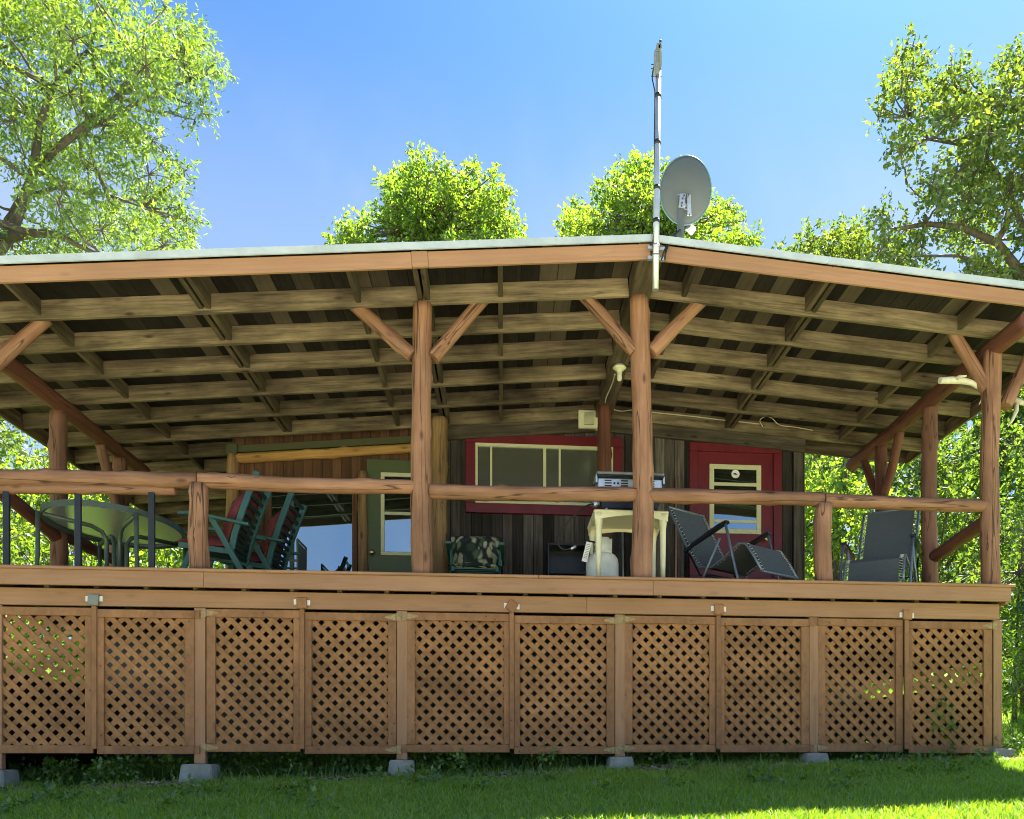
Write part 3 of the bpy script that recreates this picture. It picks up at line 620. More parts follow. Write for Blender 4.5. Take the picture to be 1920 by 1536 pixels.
# ---------------------------------------------------------------- things fixed to or hung on the cabin
def vent():
    p = at(1103, 787, YM-.1); r_ = empty('exhaust_vent', (p.x, YM, p.z), 'cream plastic exhaust vent with louvre grille above red window', 'vent')
    MB().box((p.x, YM-.075, p.z), (.24, .11, .215)).build('housing', M['plastic'], r_, None, .008)
    m = MB().box((p.x+.008, YM-.1335, p.z), (.12, .006, .15))
    m.build('backing', M['grey'], r_)
    m = MB()
    for k in range(11): m.box((p.x+.008, YM-.139, p.z-.065+k*.013), (.122, .006, .007))
    m.build('grille', M['plastic'], r_)
vent()
r_ = empty('porch_light', (RX, 8.86, RZ-.02), 'bare bulb lamp holder under the ridge beam', 'lamp')
Mx = Matrix.Translation((RX, 8.86, RZ-.021)) @ Matrix.Rotation(R(180), 4, 'X')
MB().lathe([(.05, 0), (.065, .025)], 20, Mx).build('junction_box', M['grey'], r_)
MB().lathe([(.066, .025), (.072, .035), (.05, .055), (.03, .062), (.028, .09)], 20, Mx).build('lamp_holder', M['plastic'], r_)
MB().lathe([(.02, .09), (.024, .10), (.026, .15), (.018, .168), (.004, .172)], 16, Mx).build('bulb', M['offwhite'], r_)
def cable(name, pts, r, mat, lb, cat, sm=True):
    m = MB(); P_ = [Vector(p) for p in pts]
    if sm:
        Q = []
        for i in range(len(P_)-1):
            p0, p1, p2, p3 = P_[max(i-1, 0)], P_[i], P_[i+1], P_[min(i+2, len(P_)-1)]
            for k in range(6):
                t = k/6; Q.append(.5*((2*p1)+(p2-p0)*t+(2*p0-5*p1+4*p2-p3)*t*t+(3*p1-p0-3*p2+p3)*t**3))
        P_ = Q+[P_[-1]]
    o = m.tube(P_, r, 6).build(name, mat); 
    if lb: tag(o, lb, cat)
    return o
cable('lamp_cable', [at(1153, 702, 8.85), at(1147, 722, 9.2), at(1135, 753, 9.8), at(1146, 766, 10.25), at(1165, 771, 10.3), at(1186, 769, 10.3), at(1222, 773, 10.3), at(1290, 780, 10.3), at(1350, 787, 10.3), at(1424, 795, 10.3)], .007, M['cable'], 'pale electric cable running from bulb holder along the rafter to the right', 'cable')
cable('loose_wire', [at(1430, 800, 10.29), at(1425, 788, 10.25), at(1436, 781, 10.2), at(1448, 785, 10.2), at(1462, 797, 10.25), at(1490, 801, 10.29), at(1524, 807, 10.29)], .006, M['cable'], 'loose pale wire with a loop near the red door top', 'wire')
MB().box((0, 0, 0), (.1, .04, .04)).build('junction_box', M['plastic'], None, Matrix.Translation(at(1156, 764, 10.36)), .006)
tag(bpy.data.objects['junction_box.001'], 'tiny cream junction box on wall beside the dark inner post', 'junction box')

def antler(name, pts, radii, tines, parent):
    m = MB(); m.tube(pts, radii, 10)
    for q, rr in tines: m.tube(q, rr, 8)
    return m.build(name, M['bone'], parent)
p = at(1868, 752, 7.68); r_ = empty('antler_rack', p, 'pale moose antlers mounted behind the right corner post', 'antlers')
def A(u, v, y): return at(u, v, y)
antler('antler', [A(1858, 752, 7.68), A(1850, 742, 7.67), A(1838, 728, 7.64), A(1822, 718, 7.6), A(1805, 714, 7.58), A(1785, 713, 7.56), A(1762, 714, 7.55)], [.02, .022, .022, .026, .032, .034, .03], [([A(1846, 738, 7.66), A(1842, 748, 7.64), A(1836, 758, 7.6)], [.018, .013, .004]), ([A(1790, 712, 7.56), A(1800, 706, 7.5), A(1812, 705, 7.45)], [.02, .015, .006])], r_)
antler('antler', [A(1880, 752, 7.68), A(1890, 748, 7.67), A(1902, 750, 7.64), A(1914, 754, 7.6), A(1924, 760, 7.55)], [.02, .026, .03, .024, .012], [([A(1906, 752, 7.64), A(1906, 770, 7.6), A(1898, 788, 7.56), A(1890, 800, 7.54)], [.022, .02, .013, .004])], r_)
MB().box(at(1869, 757, 7.67), (.2, .03, .07)).build('skull_plate', M['bone'], r_, None, .01)

# antenna mast
YA = 6.90
def mast():
    pb, pt = at(1229, 544, YA), at(1234.5, 128, YA); r_ = empty('antenna_mast', pb, 'tall thin galvanised antenna mast clamped to the gable peak', 'antenna')
    d = pt-pb; q = lambda t: pb+d*t
    MB().tube([q(0), q(.45), q(.46), q(1)], [.026, .026, .0245, .0245], 16).build('pole', M['galv'], r_)
    for v in (181, 268, 353, 415): t = (544-v)/(544-128); MB().tube([q(t-.009), q(t+.009)], .0285, 14).build('tape_band', M['rubber'], r_)
    for v in (462, 481):
        c = q((544-v)/416); m = MB(); m.tube([c-Vector((0, 0, .012)), c+Vector((0, 0, .012))], .032, 14); m.box((c.x-.04, c.y+.03, c.z), (.05, .03, .025)).box((c.x+.045, c.y+.03, c.z-.005), (.06, .03, .025)); m.build('clamp', M['galv'], r_, None)
    h = at(1233, 108, YA); m = MB(); m.box(h+Vector((.004, 0, .0)), (.03, .05, .2)); m.tube([at(1227, 142, YA-.03), at(1227.5, 125, YA-.03), at(1227.5, 103, YA-.03), at(1229, 95, YA-.03), at(1236, 94, YA-.03)], .008, 8); m.box(at(1238, 113, YA-.02), (.02, .03, .12)).box(at(1232, 128, YA-.03), (.035, .02, .09)); m.box(at(1237.5, 90, YA-.01), (.03, .03, .03))
    m.build('antenna_head', M['grey'], r_)
    m = MB(); m.tube([at(1238, 92, YA-.01), at(1238.5, 76, YA-.01)], .006, 8); m.tube([at(1238.5, 79, YA-.01), at(1238.5, 76, YA-.01)], .011, 8)
    for v in (121, 129, 143): m.tube([at(1221, v, YA-.02), at(1240, v+1, YA-.02)], .004, 6)
    m.build('rod', M['black'], r_)
    m = MB(); pts = [at(1228, 118, YA-.02), at(1224, 135, YA-.02), at(1223, 148, YA-.02), at(1228, 172, YA), at(1228, 200, YA), at(1227, 260, YA), at(1227.5, 350, YA), at(1226.5, 415, YA), at(1224, 462, YA-.01)]
    m.tube(pts, .0055, 6); m.build('coax_cable', M['rubber'], r_)
mast()
def dish():
    y = 7.42; c = at(1286, 353, y); base = Vector((at(1276, 457, y).x, y, rz(1.6)+.2)); r_ = empty('satellite_dish', base, 'oval grey satellite dish on bent mast seen from behind', 'satellite dish')
    Mx = Matrix.Translation(c) @ Matrix.Rotation(R(-4), 4, 'Z') @ Matrix.Rotation(R(-90+8), 4, 'X') @ Matrix.Rotation(R(4), 4, 'Y')
    b = MB(); n, m = 40, 8; a_, b2 = .226, .283
    for side in (0, 1):
        for i in range(m+1):
            t = i/m
            for k in range(n):
                an = 2*math.pi*k/n; b.v.append(Mx @ Vector((a_*t*math.cos(an), b2*t*math.sin(an), .075*t*t-.04+side*.008)))
    o = n*(m+1)
    for side in (0, 1):
        for i in range(m):
            for k in range(n):
                k2 = (k+1) % n; b.f.append((side*o+i*n+k, side*o+i*n+k2, side*o+(i+1)*n+k2, side*o+(i+1)*n+k)); b.smooth.append(True)
    for k in range(n):
        k2 = (k+1) % n; b.f.append((m*n+k, m*n+k2, o+m*n+k2, o+m*n+k)); b.smooth.append(False)
    b.build('reflector', M['dish'], r_)
    t = MB(); rim = [Mx @ Vector((a_*math.cos(k/48*2*math.pi), b2*math.sin(k/48*2*math.pi), .039)) for k in range(49)]
    t.tube(rim, .007, 8).build('rim', M['tealrim'] if 'tealrim' in M else M['dish'], r_)
    MB().tube([base, at(1276, 440, y), at(1276, 410, y), at(1276.5, 393, y-.005), at(1279, 378, y-.0)], .032, 14).build('mast', M['dish'], r_)
    m = MB(); m.bar(at(1278, 388, y-.055), at(1280, 366, y-.05), .05, .03).bar(at(1271, 367, y-.035), at(1285, 366, y-.035), .018, .02).bar(at(1291, 366, y-.03), at(1292.5, 404, y-.02), .035, .02); m.build('bracket', M['galv'], r_)
    m = MB()
    for u, v in ((1272, 368), (1283, 366), (1291, 365), (1286, 373), (1293, 403), (1280, 372), (1279, 380), (1278, 386), (1286, 390)): m.tube([at(u, v, y-.08), at(u, v, y-.04)], .008, 8)
    m.build('bolt', M['black'], r_)
    MB().bar(at(1284, 385, y-.03), at(1290, 425, y+.3), .03, .03).build('feed_arm', M['galv'], r_)
    e = at(1293, 427, y+.32); m = MB(); m.box((0, 0, 0), (.11, .16, .07), Matrix.Translation(e) @ Euler((R(35), R(38), R(10))).to_matrix().to_4x4()); m.build('receiver', M['offwhite'], r_, None, .01)
    MB().tube([at(1281, 424, y+.2), at(1289, 420, y+.24)], .035, 12).build('plug', M['black'], r_)
    m = MB()
    for k in (0, 3): m.tube([at(1284, 424, y+.2), at(1266+k, 438, 7.2), at(1254+k, 452, 7.0), at(1246+k, 470, 6.9), at(1240+k*2, 488, 6.92)], .007, 6)
    m.build('coax_cable', M['rubber'], r_)
M['tealrim'] = plain('teal_rim', (.10, .22, .22), .4)
dish()

# ---------------------------------------------------------------- furniture on the deck
def xz(f, y, z): return Vector((f, y, z))
def folding_chair(name, label, back=1.13, lean=.25):
    r_ = empty(name, (0, 0, 0), label, 'chair', 'teal slatted folding chairs')
    bp = [(-.01, .36), (-.05, .55), (-.13, .80), (-lean, back)]
    for s_ in (-1, 1):
        m = MB()
        for i in range(3): m.bar(xz(bp[i][0], s_*.235, bp[i][1]), xz(bp[i+1][0], s_*.235, bp[i+1][1]+.004), .03, .055, Vector((1, 0, 0)))
        m.build('back_rail', M['teal'], r_, None)
    m = MB(); n = 12
    for k in range(n):
        t = (k+.6)/n*3; i = min(int(t), 2); q = t-i; x = bp[i][0]+(bp[i+1][0]-bp[i][0])*q; z = bp[i][1]+(bp[i+1][1]-bp[i][1])*q
        m.bar(xz(x, -.225, z), xz(x, .225, z), .014, .036, Vector((bp[i+1][0]-bp[i][0], 0, bp[i+1][1]-bp[i][1])).normalized())
    m.build('back_slats', M['tealdark'], r_)
    m = MB()
    for s_ in (-1, 1): m.bar(xz(-.03, s_*.235, .37), xz(.46, s_*.235, .43), .03, .05)
    for k in range(8): m.bar(xz(.02+k*.06, -.22, .385+k*.007), xz(.02+k*.06, .22, .385+k*.007), .045, .014, Vector((0, 0, 1)))
    m.build('seat', M['teal'], r_)
    for s_ in (-1, 1):
        m = MB(); y = s_*.285; pts = [(-.19, .62), (0, .655), (.2, .695), (.36, .715), (.44, .71)]
        for i in range(4): m.bar(xz(pts[i][0], y, pts[i][1]), xz(pts[i+1][0]+.004, y, pts[i+1][1]), .055, .024)
        m.build('armrest', M['teal'], r_)
        MB().bar(xz(.20, s_*.262, .69), xz(.50, s_*.262, 0), .022, .05, Vector((1, 0, 0))).build('leg', M['teal'], r_)
        MB().bar(xz(.16, s_*.264, .685), xz(-.22, s_*.264, 0), .02, .05, Vector((1, 0, 0))).build('leg', M['teal'], r_)
    m = MB(); m.bar(xz(.44, -.26, .13), xz(.44, .26, .13), .03, .02).bar(xz(-.15, -.26, .12), xz(-.15, .26, .12), .03, .02); m.build('stretcher', M['teal'], r_)
    return r_
M['tealdark'] = plain('teal_slat', (.010, .026, .025), .5)
def pad(name, prof, hw, th, mat, seed):
    """a soft bent cushion following a profile (forward, up), quilted a little"""
    b = MB(); n, m = len(prof), 10; rr = random.Random(seed)
    for side in (0, 1):
        for i, (f, z) in enumerate(prof):
            a = prof[max(i-1, 0)]; c = prof[min(i+1, n-1)]; t = Vector((c[0]-a[0], c[1]-a[1])).normalized(); nv = Vector((t.y, -t.x))
            for k in range(m+1):
                y = -hw+2*hw*k/m; e = min(1, 4*min(k/m, 1-k/m)+.1)*min(1, 4*min(i/(n-1), 1-i/(n-1))+.25)
                o = (th*e*(.5+.5*(1)) if side else 0)+.008*mnoise.noise(Vector((f*9, y*9, z*9+seed)))
                b.v.append(Vector((f+nv.x*o, y, z+nv.y*o)))
    o = n*(m+1); q = lambda s_, i, k: s_*o+i*(m+1)+k
    for s_ in (0, 1):
        for i in range(n-1):
            for k in range(m): b.f.append((q(s_, i, k), q(s_, i, k+1), q(s_, i+1, k+1), q(s_, i+1, k))); b.smooth.append(True)
    for i in range(n-1):
        for k in (0, m): b.f.append((q(0, i, k), q(0, i+1, k), q(1, i+1, k), q(1, i, k))); b.smooth.append(True)
    for k in range(m):
        for i in (0, n-1): b.f.append((q(0, i, k), q(0, i, k+1), q(1, i, k+1), q(1, i, k))); b.smooth.append(True)
    return b.build(name, mat)
ch1 = folding_chair('folding_chair', 'teal slatted chair nearest the rail post, seen from its side')
ch2 = copy_tree(ch1); ch2['label'] = 'teal slatted chair behind the other one, close to picture window'
place(ch1, (-2.56, 8.56, DK), R(180)); place(ch2, (-2.38, 9.2, DK), R(177))
def backprof(top): return [(.50, .45), (.40, .46), (.28, .44), (.16, .425), (.06, .42), (.02, .45), (.0, .52), (-.03, .62), (-.065, .72), (-.10, .82), (-.15, .92), (-.2, 1.02) if top else (-.17, .97)]
c1 = pad('chair_cushion', [(f+.01, z) for f, z in backprof(1)], .21, .12, M['redcloth'], 1); tag(c1, 'dull red cushion on the teal chair nearest the rail post', 'cushion', 'red chair cushions')
c2 = c1.copy(); S.collection.objects.link(c2); c2['label'] = 'dull red cushion on the rear teal chair near picture window'
place(c1, (-2.56, 8.56, DK+.01), R(180)); place(c2, (-2.38, 9.2, DK+.01), R(177))
ch3 = folding_chair('folding_chair', 'low teal chair against dark wall, hidden by a leaf print cushion', .80, .2)
place(ch3, (at(893, 0, 9.6).x, 9.6, DK), R(-90))
c3 = pad('leaf_cushion', [(f, z) for f, z in [(.46, .45), (.30, .44), (.16, .42), (.05, .42), (.02, .5), (-.02, .6), (-.05, .7), (-.09, .79), (-.12, .86), (-.13, .90)]], .285, .12, M['floral'], 3)
tag(c3, 'dark leaf print cushion draped over a low chair under red window', 'cushion'); place(c3, (at(893, 0, 9.6).x, 9.6, DK+.012), R(-90))

def recliner(label, recl=False):
    r_ = empty('recliner', (0, 0, 0), label, 'recliner', 'charcoal folding recliners')
    prof = [(-.50, 1.18), (-.42, 1.02), (-.33, .82), (-.24, .60), (-.14, .44), (.0, .405), (.16, .445), (.30, .49), (.35, .45), (.39, .31), (.42, .17)]
    if recl: prof = [(-.60, 1.12), (-.51, .96), (-.40, .76), (-.29, .56), (-.18, .42), (-.02, .39), (.16, .47), (.31, .565), (.39, .55), (.49, .41), (.58, .25)]
    az = (lambda f, z: z+.14*(f+.1)+.04) if recl else (lambda f, z: z)
    for (i0, i1, nm) in ((0, 3, 'back_sling'), (3, 7, 'seat_sling'), (7, 10, 'foot_sling')):
        b = MB()
        for i in range(i0, i1):
            (f0, z0_), (f1, z1_) = prof[i], prof[i+1]
            M_, L_ = frame_of(xz(f0, 0, z0_), xz(f1, 0, z1_), Vector((0, 1, 0))); b.box((0, 0, L_/2), (.004, .46, L_+.002), M_) if False else b.add([xz(f0, -.225, z0_), xz(f0, .225, z0_), xz(f1, .225, z1_), xz(f1, -.225, z1_), xz(f0-.006, -.225, z0_-.004), xz(f0-.006, .225, z0_-.004), xz(f1-.006, .225, z1_-.004), xz(f1-.006, -.225, z1_-.004)], [(0, 1, 2, 3), (4, 5, 6, 7), (0, 3, 7, 4), (1, 2, 6, 5), (0, 1, 5, 4), (2, 3, 7, 6)], False)
        b.build(nm, M['sling'], r_)
    for s_ in (-1, 1):
        MB().tube([xz(f-.008, s_*.262, z) for f, z in prof], .0135, 10).build('side_tube', M['tubegrey'], r_)
    m = MB()
    for f, z in (prof[0], prof[-1]): m.tube([xz(f, -.262, z), xz(f, .262, z)], .0135, 10)
    m.build('end_tube', M['tubegrey'], r_)
    for s_ in (-1, 1):
        m = MB()
        for i in range(len(prof)-1):
            for k in range(5):
                t0, t1 = k/5, (k+.5)/5; (f0, z0_), (f1, z1_) = prof[i], prof[i+1]
                m.tube([xz(f0+(f1-f0)*t0+.004, s_*.222, z0_+(z1_-z0_)*t0+.004), xz(f0+(f1-f0)*t1, s_*.258, z0_+(z1_-z0_)*t1+.004)], .0035, 5)
        m.build('lacing', M['offwhite'], r_)
    for s_ in (-1, 1):
        m = MB(); y = s_*.315
        pts = [(-.33, .58), (-.22, .62), (-.05, .655), (.12, .69), (.21, .70)]; wds = [.03, .05, .06, .055, .04]
        for i in range(4): m.bar(xz(pts[i][0], y, az(*pts[i])), xz(pts[i+1][0]+.003, y, az(*pts[i+1])), wds[i], .028)
        m.build('armrest', M['black'], r_)
        MB().tube([xz(.19, s_*.315, az(.19, .685)), xz(.27, s_*.315, .45), xz(.34, s_*.31, .18), xz(.39, s_*.30, .02), xz(.44, s_*.28, .012)], .013, 10).build('leg', M['tubegrey'], r_)
        MB().tube([xz(.10, s_*.295, .65), xz(-.08, s_*.295, .34), xz(-.27, s_*.29, .012)], .013, 10).build('leg', M['tubegrey'], r_)
        MB().tube([xz(-.30, s_*.285, .58), xz(-.16, s_*.282, .33), xz(.18, s_*.28, .24)], .009, 8).build('link_bar', M['black'], r_)
    m = MB(); m.tube([xz(.40, -.29, .015), xz(.40, .29, .015)], .012, 8).tube([xz(-.27, -.29, .015), xz(-.27, .29, .015)], .012, 8).tube([xz(-.12, -.27, .34), xz(-.12, .27, .34)], .01, 8); m.build('cross_bar', M['black'], r_)
    return r_
q1 = recliner('charcoal sling recliner turned sideways in front of red door', True)
q2 = recliner('charcoal sling recliner facing the lawn at the right end of deck')
place(q1, (2.42, 8.85, DK), R(-55)); place(q2, (4.02, 8.75, DK), R(-126)); q1.matrix_basis @= Matrix.Diagonal((1.08, 1.1, 1.04, 1)); q2.matrix_basis @= Matrix.Diagonal((1.05, 1.12, 1.0, 1))

# oval glass table
tr = empty('patio_table', (-3.78, 8.80, DK), 'oval patio table with frosted glass top and grey green frame', 'table')
ax_, ay_, tz = .585, .82, DK+.72
def ring(ra, rb, n=56): return [Vector((-3.78+ra*math.cos(2*math.pi*k/n), 8.80+rb*math.sin(2*math.pi*k/n), 0)) for k in range(n)]
b = MB(); r1 = ring(ax_-.02, ay_-.02); n = len(r1); b.add([p+Vector((0, 0, tz-.004)) for p in r1]+[p+Vector((0, 0, tz+.004)) for p in r1], [tuple(range(n))[::-1], tuple(range(n, 2*n))]+[(k, (k+1) % n, n+(k+1) % n, n+k) for k in range(n)]); b.build('glass_top', M['tableglass'], tr)
b = MB(); ro, ri = ring(ax_, ay_), ring(ax_-.035, ay_-.035)
for k in range(n):
    for p, z in ((ro[k], tz+.012), (ro[k], tz-.045), (ri[k], tz-.03), (ri[k], tz+.008)): b.v.append(p+Vector((0, 0, z)))
for k in range(n):
    k2 = (k+1) % n
    for j in range(4): j2 = (j+1) % 4; b.f.append((k*4+j, k2*4+j, k2*4+j2, k*4+j2)); b.smooth.append(False)
b.build('rim', M['tabmetal'], tr)
for sx in (-1, 1):
    for sy in (-1, 1):
        e = Vector((-3.78+sx*.40, 8.8+sy*.56, 0)); i_ = Vector((-3.78+sx*.06, 8.8+sy*.08, 0)); o = Vector((-3.78+sx*.30, 8.8+sy*.42, 0))
        z = lambda p, h: p+Vector((0, 0, DK+h))
        MB().tube([z(e, .665), z(i_+(e-i_)*.25, .655), z(i_+(e-i_)*.08, .62), z(i_, .55), z(i_, .30), z(i_+(o-i_)*.2, .16), z(o, .012)], .021, 8).build('leg', M['tabmetal'], tr)
        g = Vector((-3.78+sx*.43, 8.8+sy*.60, 0)); MB().tube([z(g, .68), z(g, .3), z(g+Vector((sx*.01, 0, 0)), .15), z(g+Vector((sx*.06, sy*.03, 0)), .01)], .02, 8).build('leg', M['tabmetal'], tr)

# cream plastic side table with the grill on it
x0, x1 = at(1113, 0, 7.82).x, at(1254, 0, 7.82).x; y0, y1 = 7.80, 8.42; tz = DK+.72
tr = empty('plastic_table', ((x0+x1)/2, (y0+y1)/2, DK), 'cream moulded plastic side table carrying the grill', 'table')
b = MB(); b.box(((x0+x1)/2, (y0+y1)/2, tz-.012), (x1-x0, y1-y0, .024)); b.build('tabletop', M['plastic'], tr, None, .01)
b = MB(); ap = .075
for p, q in (((x0+.01, y0+.012), (x1-.01, y0+.012)), ((x0+.01, y1-.012), (x1-.01, y1-.012)), ((x0+.012, y0+.02), (x0+.012, y1-.02)), ((x1-.012, y0+.02), (x1-.012, y1-.02))):
    n = 10
    for k in range(n):
        t0, t1 = k/n, (k+1)/n; d = lambda t: ap*(.35+.65*abs(2*t-1)**1.6)
        A_, B_ = Vector((p[0]+(q[0]-p[0])*t0, p[1]+(q[1]-p[1])*t0, tz-.022)), Vector((p[0]+(q[0]-p[0])*t1, p[1]+(q[1]-p[1])*t1, tz-.022))
        nv = Vector((B_-A_).normalized().cross(Vector((0, 0, 1))))*.005
        b.add([A_-nv, B_-nv, B_-nv-Vector((0, 0, d(t1))), A_-nv-Vector((0, 0, d(t0))), A_+nv, B_+nv, B_+nv-Vector((0, 0, d(t1))), A_+nv-Vector((0, 0, d(t0)))], [(0, 1, 2, 3), (4, 5, 6, 7), (0, 1, 5, 4), (2, 3, 7, 6)])
b.build('apron', M['plastic'], tr)
for px, py in ((x0+.05, y0+.05), (x1-.05, y0+.05), (x0+.05, y1-.05), (x1-.05, y1-.05)):
    MB().lathe([(.021, 0), (.026, .3), (.03, .56), (.038, .63), (.055, .695)], 16, Matrix.Translation((px, py, DK))).build('leg', M['plastic'], tr)
gx0, gx1 = at(1119, 0, 7.98).x, at(1244, 0, 7.98).x; gc = (gx0+gx1)/2; gw = gx1-gx0
gr = empty('tabletop_grill', (gc, 8.12, tz), 'silver tabletop gas grill with black lid edge behind the rail', 'grill')
b = MB(); b.box((gc, 8.13, tz+.245), (gw-.02, .28, .21)); b.build('body', M['steel'], gr, None, .008)
b = MB(); b.box((gc, 8.12, tz+.363), (gw, .33, .025)); b.build('lid_band', M['black'], gr, None, .006)
b = MB(); b.box((gc, 8.12, tz+.388), (gw+.012, .35, .024)); b.build('lid', M['galv'], gr, None, .012)
b = MB()
for s_ in (-1, 1): b.box((gc+s_*(gw/2+.003), 8.02, tz+.335), (.016, .1, .07))
b.build('lid_bracket', M['steel'], gr)
b = MB()
for cx in (-.21, -.055, .2):
    for k in range(3): b.box((gc+cx, 7.987, tz+.325-k*.024), (.065, .008, .010))
for cx in (-.15, -.115, .1): b.tube([(gc+cx, 7.991, tz+.30), (gc+cx, 7.983, tz+.30)], .01, 12)
b.build('vent_slot', M['black'], gr)
b = MB(); b.box((gc, 8.13, tz+.105), (gw-.1, .24, .06)).build('burner_tray', M['black'], gr)
for sx in (-1, 1):
    for yy in (8.03, 8.23): MB().tube([(gc+sx*.21, yy, tz+.14), (gc+sx*.23, yy, tz+.001)], .012, 8).build('leg', M['steel'], gr)
tx = at(1128, 0, 8.2).x; tk = empty('propane_tank', (tx, 8.15, DK), 'white propane cylinder standing under the cream plastic table', 'propane tank')
MB().lathe([(.10, .0), (.10, .03), (.125, .03), (.15, .06), (.158, .1), (.158, .285), (.152, .33), (.127, .37), (.08, .395), (.03, .403)], 28, Matrix.Translation((tx, 8.15, DK))).build('cylinder', M['tank'], tk)
b = MB(); n = 18
for k in range(n+1):
    a = R(-140)+R(290)*k/n; c_, s_ = math.cos(a), math.sin(a); hh = .53 if (k % 6) else .51
    for rr, z in ((.085, .38), (.088, hh), (.096, hh), (.093, .38)): b.v.append(Vector((tx+rr*c_, 8.15+rr*s_, DK+z)))
for k in range(n):
    for j in range(4): b.f.append((k*4+j, k*4+4+j, k*4+4+(j+1) % 4, k*4+(j+1) % 4)); b.smooth.append(True)
b.build('collar', M['tank'], tk)
MB().tube([(tx, 8.15, DK+.39), (tx, 8.15, DK+.48)], .022, 10).tube([(tx-.07, 8.13, DK+.45), (tx+.02, 8.15, DK+.45)], .018, 10).build('valve', M['brass'], tk)
lb = MB(); pA = at(1100, 1035, 7.98); lb.box((0, 0, 0), (.05, .003, .19), Matrix.Translation(pA) @ Matrix.Rotation(R(14), 4, 'Y')); lt = lb.build('tank_tag', M['white'], tk)
lb = MB(); 
for k in range(9): lb.box((0, -.0022, .07-k*.016), (.034, .001, .005), Matrix.Translation(pA) @ Matrix.Rotation(R(14), 4, 'Y'))
lb.build('tag_print', M['grey'], tk)
h = cable('gas_hose', [at(1118, 946, 8.05), at(1104, 947, 8.0), at(1085, 960, 7.95), at(1060, 985, 7.95), at(1047, 1012, 7.95), at(1052, 1028, 7.95), at(1066, 1030, 7.97), at(1082, 1022, 8.0), at(1100, 1015, 8.05), at(1116, 1017, 8.1)], .0085, M['rubber'], 'black rubber gas hose looping from grill down to white tank', 'hose')
MB().tube([at(1070, 1030, 7.97), at(1079, 1024, 7.985)], .014, 10).build('hose_fitting', M['steel'], h)
MB().tube([at(1112, 946, 8.04), at(1123, 944, 8.05)], .03, 12).build('regulator', M['steel'], h)
# shelf, rods, grey chair
p0, p1 = at(1027, 1018, 10.05), at(1104, 1018, 10.05); sh = empty('shelf_unit', ((p0.x+p1.x)/2, 10.2, DK), 'low black shelf unit against dark wall left of the propane tank', 'shelf')
cx, wd, hh = (p0.x+p1.x)/2, p1.x-p0.x, p0.z-DK
for s_ in (-1, 1): MB().box((cx+s_*(wd/2-.01), 10.2, DK+hh/2), (.02, .3, hh)).build('side_panel', M['black'], sh, None, .003)
for k, z in enumerate((.08, .34, .6, hh-.012)): MB().box((cx, 10.2, DK+z), (wd-.042, .3, .022)).build('shelf', M['tubegrey'] if k == 1 else M['black'], sh, None, .003)
MB().box((cx, 10.345, DK+hh/2), (wd-.042, .006, hh-.02)).build('back_panel', M['black'], sh)
def rod(name, u, v0_, u1, y, r, mat, lb):
    a = at(u, v0_, y); b_ = at(u1, 1000, y-.25); o = MB().tube([(b_.x, y-.25, DK), (b_.x*.5+a.x*.5+.003, y-.125, (DK+a.z)/2), a], r, 10).build(name, mat); tag(o, lb, 'rod')
rod('rod', 1268, 895, 1266, YM-.05, .011, M['copper'], 'thin coppery rod leaning on the wall left of red door')
rod('rod', 1167, 985, 1168, YM-.1, .012, M['galv'], 'short pale grey rod standing behind the plastic table')
sc = empty('sling_chair', (0, 0, 0), 'grey metal framed chair half hidden behind the teal chairs', 'chair')
MB().box((.0, 0, .62), (.012, .40, .42)).build('back_sling', M['slinggrey'] if 'slinggrey' in M else M['sling'], sc)
for s_ in (-1, 1):
    MB().tube([(.0, s_*.21, .86), (0, s_*.21, .44), (.42, s_*.21, .44), (.44, s_*.22, .01)], .012, 8).build('side_frame', M['grey'], sc)
    MB().tube([(.0, s_*.21, .62), (.36, s_*.23, .63), (.42, s_*.21, .44)], .013, 8).build('armrest', M['grey'], sc)
    MB().tube([(.0, s_*.21, .44), (-.06, s_*.22, .01)], .012, 8).build('leg', M['grey'], sc)
MB().tube([(0, -.21, .86), (0, .21, .86)], .012, 8).build('top_bar', M['grey'], sc)
MB().box((.21, 0, .435), (.40, .40, .012)).build('seat_sling', M['sling'], sc)
place(sc, (at(562, 0, 9.9).x, 10.0, DK), R(180))

# ---------------------------------------------------------------- trees
LEAF = [(0, 1, 2), (0, 2, 3)]
def leafset(cent, rad, n_spray, k, L, wd, rng, droop=.3, flat=1.0, slen=.3):
    """sprays of k leaves along short twigs, spread through each clump's volume"""
    out = []; tw = []
    for (c, r_) in zip(cent, rad):
        c = np.array(c); ns = max(3, int(n_spray*r_*r_*4))
        d = rng.normal(size=(ns, 3)); d /= np.linalg.norm(d, axis=1)[:, None]; rr = r_*rng.uniform(.15, 1, ns)**.6
        base = c+d*rr[:, None]*np.array([1, 1, flat]); ax = d*.7+rng.normal(size=(ns, 3))*.5+np.array([0, 0, .15]); ax /= np.linalg.norm(ax, axis=1)[:, None]
        tw.append((c, base[:min(12, max(4, ns//5))]))
        for j in range(k):
            t = (j+rng.uniform(0, 1, ns))/k*slen; p = base+ax*t[:, None]
            ld = ax*.5+rng.normal(size=(ns, 3))*.75-np.array([0, 0, droop]); ld /= np.linalg.norm(ld, axis=1)[:, None]
            sdv = np.cross(ld, rng.normal(size=(ns, 3))); sdv /= np.linalg.norm(sdv, axis=1)[:, None]+1e-6
            l = (L*rng.uniform(.45, 1.4, ns))[:, None]; w_ = (wd*rng.uniform(.7, 1.2, ns))[:, None]; nv = np.cross(ld, sdv)
            out.append(np.stack([p, p+ld*l*.45+sdv*w_+nv*w_*.35, p+ld*l, p+ld*l*.45-sdv*w_+nv*w_*.35], 1))
    return np.concatenate(out), tw
